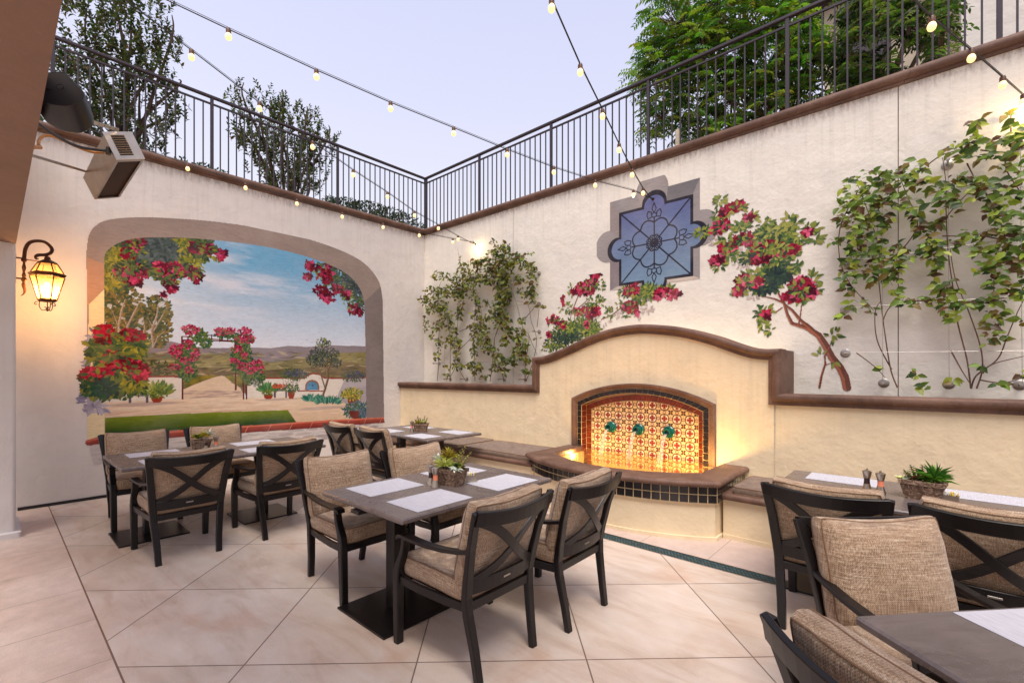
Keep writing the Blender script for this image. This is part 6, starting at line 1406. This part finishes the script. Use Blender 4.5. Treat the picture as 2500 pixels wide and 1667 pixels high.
# ================================================================ string lights
def strand(label, pts, end, start):
    "pts: bulb centres"
    t = thing('string_light', label, 'string lights', tuple(start), group='string lights over the patio', world=True)
    hang = .058; line = [Vector(start)] + [Vector(p) + Vector((0, 0, hang)) for p in pts] + [Vector(end)]
    m = MB(); m.tube(line, .0045, 6); m.build('cable', 'cable_black', t)
    m = MB(); gp = [line[0] + Vector((0, 0, .004))] + [q + Vector((0, 0, .014)) for q in line[1:-1]] + [line[-1]]; m.tube(gp, .002, 5); m.build('support_wire', 'cable_black', t)
    for p in pts:
        p = Vector(p); M = Matrix.Translation(p)
        m = MB(); m.lathe([(.001, -.027), (.011, -.025), (.019, -.017), (.0235, -.004), (.023, .007), (.019, .018), (.013, .027), (.012, .034)], n=18, M=M); b = m.build('bulb', 'bulb_glow', t, True)
        m = MB(); m.lathe([(.0145, .026), (.018, .028), (.0185, .054), (.014, .064), (.004, .066)], n=12, M=M); m.build('socket', 'socket_brown', b, True, base=t['_base'] if False else (0, 0, 0))
    m = MB(); s = Vector(start); s.y = 0; m.lathe([(.001, 0), (.02, 0), (.02, .008), (.006, .012), (.006, .05), (.012, .055), (.001, .06)], n=12, M=Matrix.Translation(s) @ Matrix.Rotation(PI / 2, 4, 'X')); m.build('wall_hook', 'bronze_metal', t, True)
    return t
A1 = (4.854, -.05, 3.84); A2 = (1.479, -.05, 3.86); A5 = (8.19, -.05, 3.86)
strand('string of round bulbs from the quatrefoil window up to the top left corner', [(4.756, -.36, 3.82), (4.576, -.988, 3.806), (4.411, -1.602, 3.817), (4.25, -2.213, 3.855), (4.089, -2.824, 3.906), (3.921, -3.44, 3.958), (3.753, -4.057, 4.032), (3.588, -4.672, 4.123), (3.44, -5.28, 4.21)], (3.32, -5.76, 4.34), A1)
strand('string of round bulbs from the quatrefoil window steeply up to the top centre', [(5.018, -.629, 3.699), (5.166, -1.195, 3.70), (5.316, -1.759, 3.724), (5.465, -2.324, 3.77), (5.609, -2.893, 3.82), (5.759, -3.457, 3.902), (5.90, -4.03, 3.98), (6.05, -4.6, 4.07), (6.2, -5.2, 4.18)], (6.33, -5.76, 4.34), A1)
strand('string of round bulbs passing before the wall corner and both railings, the upper of two', [(1.697, -.617, 3.782), (1.905, -1.213, 3.787), (2.104, -1.817, 3.795), (2.317, -2.409, 3.845), (2.516, -3.014, 3.885), (2.729, -3.606, 3.935), (2.93, -4.209, 4.014), (3.139, -4.804, 4.103)], (3.46, -5.76, 4.30), A2)
strand('string of round bulbs just under the mural wall coping, the lower of two', [(1.56, -.12, 3.805), (1.405, -.477, 3.822), (1.289, -1.112, 3.821), (1.185, -1.738, 3.837), (1.073, -2.37, 3.871), (.965, -2.998, 3.925), (.855, -3.629, 3.992), (.748, -4.256, 4.075), (.64, -4.88, 4.17)], (.49, -5.76, 4.36), A2)
FB = [lamp('bulb_lamp', (1.56, -.12, 3.76), 2.2, .02, (1., .72, .36)), lamp('bulb_lamp', (8.133, -.2, 3.72), 3.0, .02, (1., .72, .36)), lamp('bulb_lamp', (4.756, -.36, 3.78), 1.2, .02, (1., .72, .36))]
strand('string of round bulbs crossing the top right corner before the big vine', [(8.133, -.2, 3.764), (7.971, -.8, 3.70), (7.777, -1.4, 3.687), (7.577, -2.0, 3.675), (7.38, -2.6, 3.70), (7.19, -3.2, 3.76), (7.0, -3.8, 3.84)], (6.45, -5.76, 4.32), A5)
# ================================================================ wall lantern on the pillar
XL = .66
def Zl(x, y): return on_x(28.2 + .126 * x, 536.3 + .126 * y, XL)
ln = thing('wall_lantern', 'lit bronze scroll arm lantern with amber glass hanging by the left pillar', 'lantern', tuple(Zl(640, 1300)), world=True)
m = MB(); a, b = Zl(60, 370), Zl(60, 910); m.bbox(XL - .045, XL + .045, -5.742, -5.728, b.z, a.z, .003)
for y in (455, 825): q = Zl(215, y); m.tube([(XL, -5.74, q.z + .0), q], .008, 6)
m.build('back_plate', 'bronze_metal', ln)
m = MB(); m.tube(smooth_pts([Zl(*p) for p in [(215, 470), (222, 400), (240, 280), (310, 170), (440, 135), (590, 155), (690, 230), (725, 300), (690, 360), (600, 388), (480, 392), (425, 425), (440, 465), (485, 460)]], 60), [.016] * 48 + [.016 - .001 * i for i in range(13)], 8); m.build('scroll_arm', 'bronze_metal', ln, True)
m = MB(); P = smooth_pts([Zl(*p) for p in [(215, 440), (213, 600), (212, 760), (208, 860), (205, 940), (228, 1030), (205, 1100), (150, 1135)]], 44); m.tube(P, [.013 + .004 * math.sin(i * 1.1) if i < 26 else .015 * (1 - (i - 26) / 19.5) + .001 for i in range(45)], 8)
for y in (480, 840): q = Zl(213, y); m.lathe([(.002, -.03), (.02, -.015), (.024, 0), (.02, .015), (.002, .03)], tuple(q), 10)
m.tube([Zl(215, 470), Zl(480, 505), Zl(570, 512)], .006, 6); m.build('twisted_bar', 'bronze_metal', ln, True)
c = Zl(640, 800); cx, cy = XL, c.y; zr = lambda y: Zl(640, y).z
def hexr(r, z, off=0.): return [Vector((cx + r * math.cos(off + k * PI / 3 + .3), cy + r * math.sin(off + k * PI / 3 + .3), z)) for k in range(6)]
z_ball, z_rt, z_rb, z_t, z_b = zr(460), zr(545), zr(715), zr(790), zr(1215)
r_rt, r_rb, r_t, r_b = .078, .128, .136, .072
m = MB(); m.lathe([(.002, z_ball - .03), (.022, z_ball - .02), (.027, z_ball), (.02, z_ball + .02), (.004, z_ball + .03)], (cx, cy, 0), 14); m.tube([(cx, cy, zr(360)), (cx, cy, z_ball)], .008, 6)
m.loft([hexr(.02, z_rt + .045), hexr(r_rt, z_rt + .01), hexr(r_rt, z_rt - .008)]); m.build('crown_cap', 'bronze_metal', ln)
m = MB(); m.loft([hexr(r_rb, z_rb), hexr(r_rb + .022, z_rb - .012), hexr(r_rb + .022, z_rb - .022), hexr(r_t, z_t + .004), hexr(r_t - .012, z_t - .004)], caps=False)
m.loft([hexr(r_b + .004, z_b + .012), hexr(r_b + .01, z_b), hexr(r_b - .015, z_b - .018)])
for A_, B_ in ((hexr(r_rt, z_rt), hexr(r_rb, z_rb)), (hexr(r_t, z_t), hexr(r_b, z_b))):
    for p, q in zip(A_, B_): m.tube([p, q], .006, 5)
m.build('cage', 'bronze_metal', ln)
m = MB()
for A_, B_ in ((hexr(r_rt - .003, z_rt), hexr(r_rb - .003, z_rb)), (hexr(r_t - .003, z_t), hexr(r_b - .003, z_b))):
    for k in range(6): m.add([A_[k], A_[(k + 1) % 6], B_[(k + 1) % 6], B_[k]], [(0, 1, 2, 3)])
m.build('glass', 'amber_glass', ln)
m = MB()
for s in (-1, 0, 1):
    q = Vector((cx + .022 * s, cy + .02 * (1 - abs(s)) - .01, (z_t + z_b) / 2 + .02)); m.lathe([(.002, .05), (.008, .035), (.013, .01), (.011, -.01), (.006, -.02)], tuple(q), 10)
m.build('flame_bulb', 'lantern_bulb', ln, True)
m = MB()
for k in range(3):
    a = .3 + k * 2 * PI / 3; d = Vector((math.cos(a), math.sin(a), 0)); o = Vector((cx, cy, 0)); zz0 = z_b - .018
    Q = [(.055, 0), (.085, -.004), (.098, -.022), (.088, -.034), (.078, -.026)]; m.tube(smooth_pts([o + d * x_ + Vector((0, 0, zz0 + z_)) for x_, z_ in [(.05, .004)] + Q[1:]], 14), .004, 6)
    m.tube(smooth_pts([o + d * x_ + Vector((0, 0, zz0 + z_)) for x_, z_ in [(.06, 0), (.062, -.05), (.04, -.09), (.012, -.08), (.01, -.06), (.024, -.055)]], 18), .004, 6)
m.tube([(cx, cy, zz0), (cx, cy, zz0 - .085)], .005, 6); m.lathe([(.002, -.1), (.014, -.09), (.002, -.075)], (cx, cy, zz0), 8); m.build('bottom_scroll', 'bronze_metal', ln, True)
lamp('lantern_lamp', (cx, cy, (z_t + z_b) / 2 - .01), 32, .035, (1., .66, .30))
# ================================================================ patio heater
B0 = Vector((2.680, -5.213, 3.276)); va = Vector((-.018, .186, .076)); vb = Vector((-.873, -.036, -.112)); vc = Vector((-.021, -.077, .184))
la, lb_, lc = va.length, vb.length, vc.length; ua = va / la; ub = (vb - ua * vb.dot(ua)).normalized(); uc = ua.cross(ub); uc = uc if uc.dot(vc) > 0 else -uc
HM = Matrix(((ua.x, ub.x, uc.x, B0.x), (ua.y, ub.y, uc.y, B0.y), (ua.z, ub.z, uc.z, B0.z), (0, 0, 0, 1)))
ht = thing('patio_heater', 'stainless steel infrared heater with louvred end hanging at the top left', 'heater', tuple(B0), world=True)
m = MB(); T = .003
m.box(0, T, 0, lb_, 0, lc, HM); m.box(la - T, la, 0, lb_, 0, lc, HM); m.box(T, la - T, 0, lb_, lc - T, lc, HM); m.box(T, la - T, lb_ - T, lb_, 0, lc - T, HM); m.build('housing', 'brushed_steel', ht)
m = MB(); m.bbox(-.004, la + .004, -.006, 0, -.004, lc + .02, .002, HM); m.box(.02, la - .02, -.004, .10, lc + .004, lc + .014, HM); m.build('end_plate', 'brushed_steel', ht)
m = MB()
for k in range(9): z = .03 + k * .0182; m.box(.04, .135, -.0072, -.006, z, z + .0105, HM)
m.build('louvres', 'grille_dark', ht)
m = MB()
for k in range(9): z = .03 + k * .0182; m.add([HM @ Vector(p) for p in [(.038, -.0065, z + .0105), (.137, -.0065, z + .0105), (.137, -.013, z + .0155), (.038, -.013, z + .0155)]], [(0, 1, 2, 3)])
m.build('louvre_lips', 'steel', ht)
m = MB(); m.box(T, la - T, .03, lb_ - T, .012, .016, HM); m.build('burner_grille', 'grille_dark', ht)
m = MB(); w_ = .018
m.box(0, la, 0, .04, -.003, 0, HM); m.box(0, la, lb_ - w_, lb_, -.003, 0, HM); m.box(0, w_, .04, lb_ - w_, -.003, 0, HM); m.box(la - w_, la, .04, lb_ - w_, -.003, 0, HM); m.build('face_frame', 'brushed_steel', ht)
def zh(x, y, d): return at_d(56.4 + .24 * x, 112.9 + .24 * y, d)
m = MB(); m.tube(smooth_pts([zh(*p) for p in [(830, 975, 3.80), (700, 965, 3.76), (540, 940, 3.6), (400, 885, 3.4), (240, 790, 3.15), (100, 690, 2.9)]], 24), .011, 8); m.lathe([(.016, -.03), (.018, 0), (.014, .03)], tuple(zh(800, 975, 3.79)), 10); m.build('black_conduit', 'black_rubber', ht, True)
m = MB(); m.tube(smooth_pts([zh(*p) for p in [(760, 990, 3.82), (640, 985, 3.75), (500, 935, 3.65), (380, 880, 3.55), (270, 835, 3.45), (190, 830, 3.4), (140, 870, 3.35), (135, 920, 3.3)]], 26), .010, 8); m.tube([zh(150, 940, 3.3), zh(60, 935, 3.1)], .014, 8); m.build('yellow_gas_hose', 'hose_yellow', ht, True)
m = MB(); P0, P1 = zh(900, 775, 3.82), zh(420, 630, 3.2); d = P1 - P0; m.sweep([P0, P1], (0, .3, 1), .028, .004); m.sweep([zh(600, 1175, 4.3), zh(40, 1008, 3.0)], (0, .3, 1), .02, .012); m.build('mounting_strut', 'brushed_steel', ht)
m = MB()
for k in range(7):
    q = P0 + d * (.08 + .12 * k); n_ = (Vector((CAM[0], CAM[1], EYE)) - q).normalized(); m.tube([q - n_ * .0, q + n_ * .0045], .0045, 8)
m.build('strut_holes', 'grille_dark', ht)
# ================================================================ loudspeaker
sp = thing('loudspeaker', 'black rounded loudspeaker tucked behind the overhang at the top left', 'loudspeaker', tuple(at_d(140, 225, 2.2)), world=True)
OL = [(62, 200), (78, 176), (100, 168), (145, 164.5), (153, 170), (174, 192), (193, 212), (194.5, 222), (190, 230), (176, 239), (158, 244), (134, 243.5), (109, 238.5), (92, 230), (72, 218)]
OLs = [(p.x, p.y) for p in smooth_pts([(a, b, 0) for a, b in OL + OL[:1]], 60)][:-1]
ctr = (132, 204)
def ring(k, d, sh): 
    out = []
    for x, y in OLs:
        xx = ctr[0] + (x - ctr[0]) * k; yy = ctr[1] + (y - ctr[1]) * k
        out.append(at_d(xx, yy, 2.2 + (y - 204) * -.0022 + d) + sh)
    return out
ex = Vector((VD[0] * .09 + RD[0] * -.025, VD[1] * .09 + RD[1] * -.025, -.085))
m = MB(); m.loft([ring(.955, -.004, Vector()), ring(.99, .004, Vector()), ring(1, .012, Vector()), ring(1.0, .012, ex * .35), ring(.99, .012, ex * .7), ring(.93, .012, ex * .95), ring(.8, .012, ex * 1.05)]); m.build('cabinet', 'speaker_black', sp, True)
m = MB(); m.tube([p + Vector((0, 0, -.001)) for p in ring(.97, .0, Vector())], .0022, 6, closed=True)
m.tube([at_d(98, 200, 2.195), at_d(118, 207, 2.19), at_d(146, 212, 2.185)], .003, 6); m.tube([at_d(138 + 8 * math.cos(a), 200 + 6 * math.sin(a), 2.19) for a in np.linspace(0, 6.28, 16)], .0015, 5); m.build('trim', 'black_rubber', sp, True)
SKYK = 9.4; SKYMIX = .8; EXPO = .37
# ================================================================ sky, sun, camera
SUN_EL, SUN_AZ = math.radians(64), math.radians(215)
w = bpy.data.worlds.new('World'); SC.world = w; w.use_nodes = True
n = w.node_tree.nodes; l = w.node_tree.links; bg = n['Background']
sky = n.new('ShaderNodeTexSky'); sky.sky_type = 'NISHITA'; sky.sun_disc = False; sky.sun_elevation = SUN_EL; sky.sun_rotation = SUN_AZ; sky.dust_density = 3.; sky.air_density = 1.2
tc = n.new('ShaderNodeTexCoord'); sx = n.new('ShaderNodeSeparateXYZ'); l.new(tc.outputs['Generated'], sx.inputs[0])
rp = n.new('ShaderNodeValToRGB'); e = rp.color_ramp.elements
stops = [(0., C3(240, 238, 246)), (.30, C3(236, 235, 246)), (.5, C3(221, 222, 246)), (.85, C3(198, 204, 242))]
while len(e) < len(stops): e.new(.5)
for i, (p_, c) in enumerate(stops): e[i].position = p_; e[i].color = (*[q * SKYK for q in c], 1)
l.new(sx.outputs[2], rp.inputs[0])
mx = n.new('ShaderNodeMix'); mx.data_type = 'RGBA'; mx.inputs[0].default_value = SKYMIX
l.new(sky.outputs[0], mx.inputs[6]); l.new(rp.outputs[0], mx.inputs[7]); l.new(mx.outputs[2], bg.inputs[0]); bg.inputs[1].default_value = .1
sd = bpy.data.lights.new('sun', 'SUN'); sd.energy = 3.2; sd.angle = math.radians(36); sd.color = (1., .93, .85)
so = bpy.data.objects.new('sun', sd); COL.objects.link(so)
az = math.radians(-52)   # from behind the camera, over the overhang
dv = Vector((math.cos(az) * math.cos(SUN_EL), math.sin(az) * math.cos(SUN_EL), math.sin(SUN_EL)))
so.rotation_euler = (-dv).to_track_quat('-Z', 'Y').to_euler()
cd = bpy.data.cameras.new('camera'); cam = bpy.data.objects.new('camera', cd); COL.objects.link(cam)
cd.sensor_width = 36.; cd.lens = 36. * F_ / 2352.; cd.shift_x = (1176 - CX_) / 2352.; cd.shift_y = (HY_ - 784) / 2352.
cd.clip_start = .05; cd.clip_end = 500
cam.location = (CAM[0], CAM[1], EYE); cam.rotation_euler = (PI / 2, 0, TH); SC.camera = cam
SC.view_settings.view_transform = 'Standard'; SC.view_settings.look = 'None'; SC.view_settings.gamma = 1.; SC.view_settings.exposure = EXPO
SC.render.resolution_x = 1024; SC.render.resolution_y = 682
try: SC.cycles.max_bounces = 10; SC.cycles.diffuse_bounces = 5
except Exception: pass
for o in bpy.data.objects:
    if '_base' in o: del o['_base']
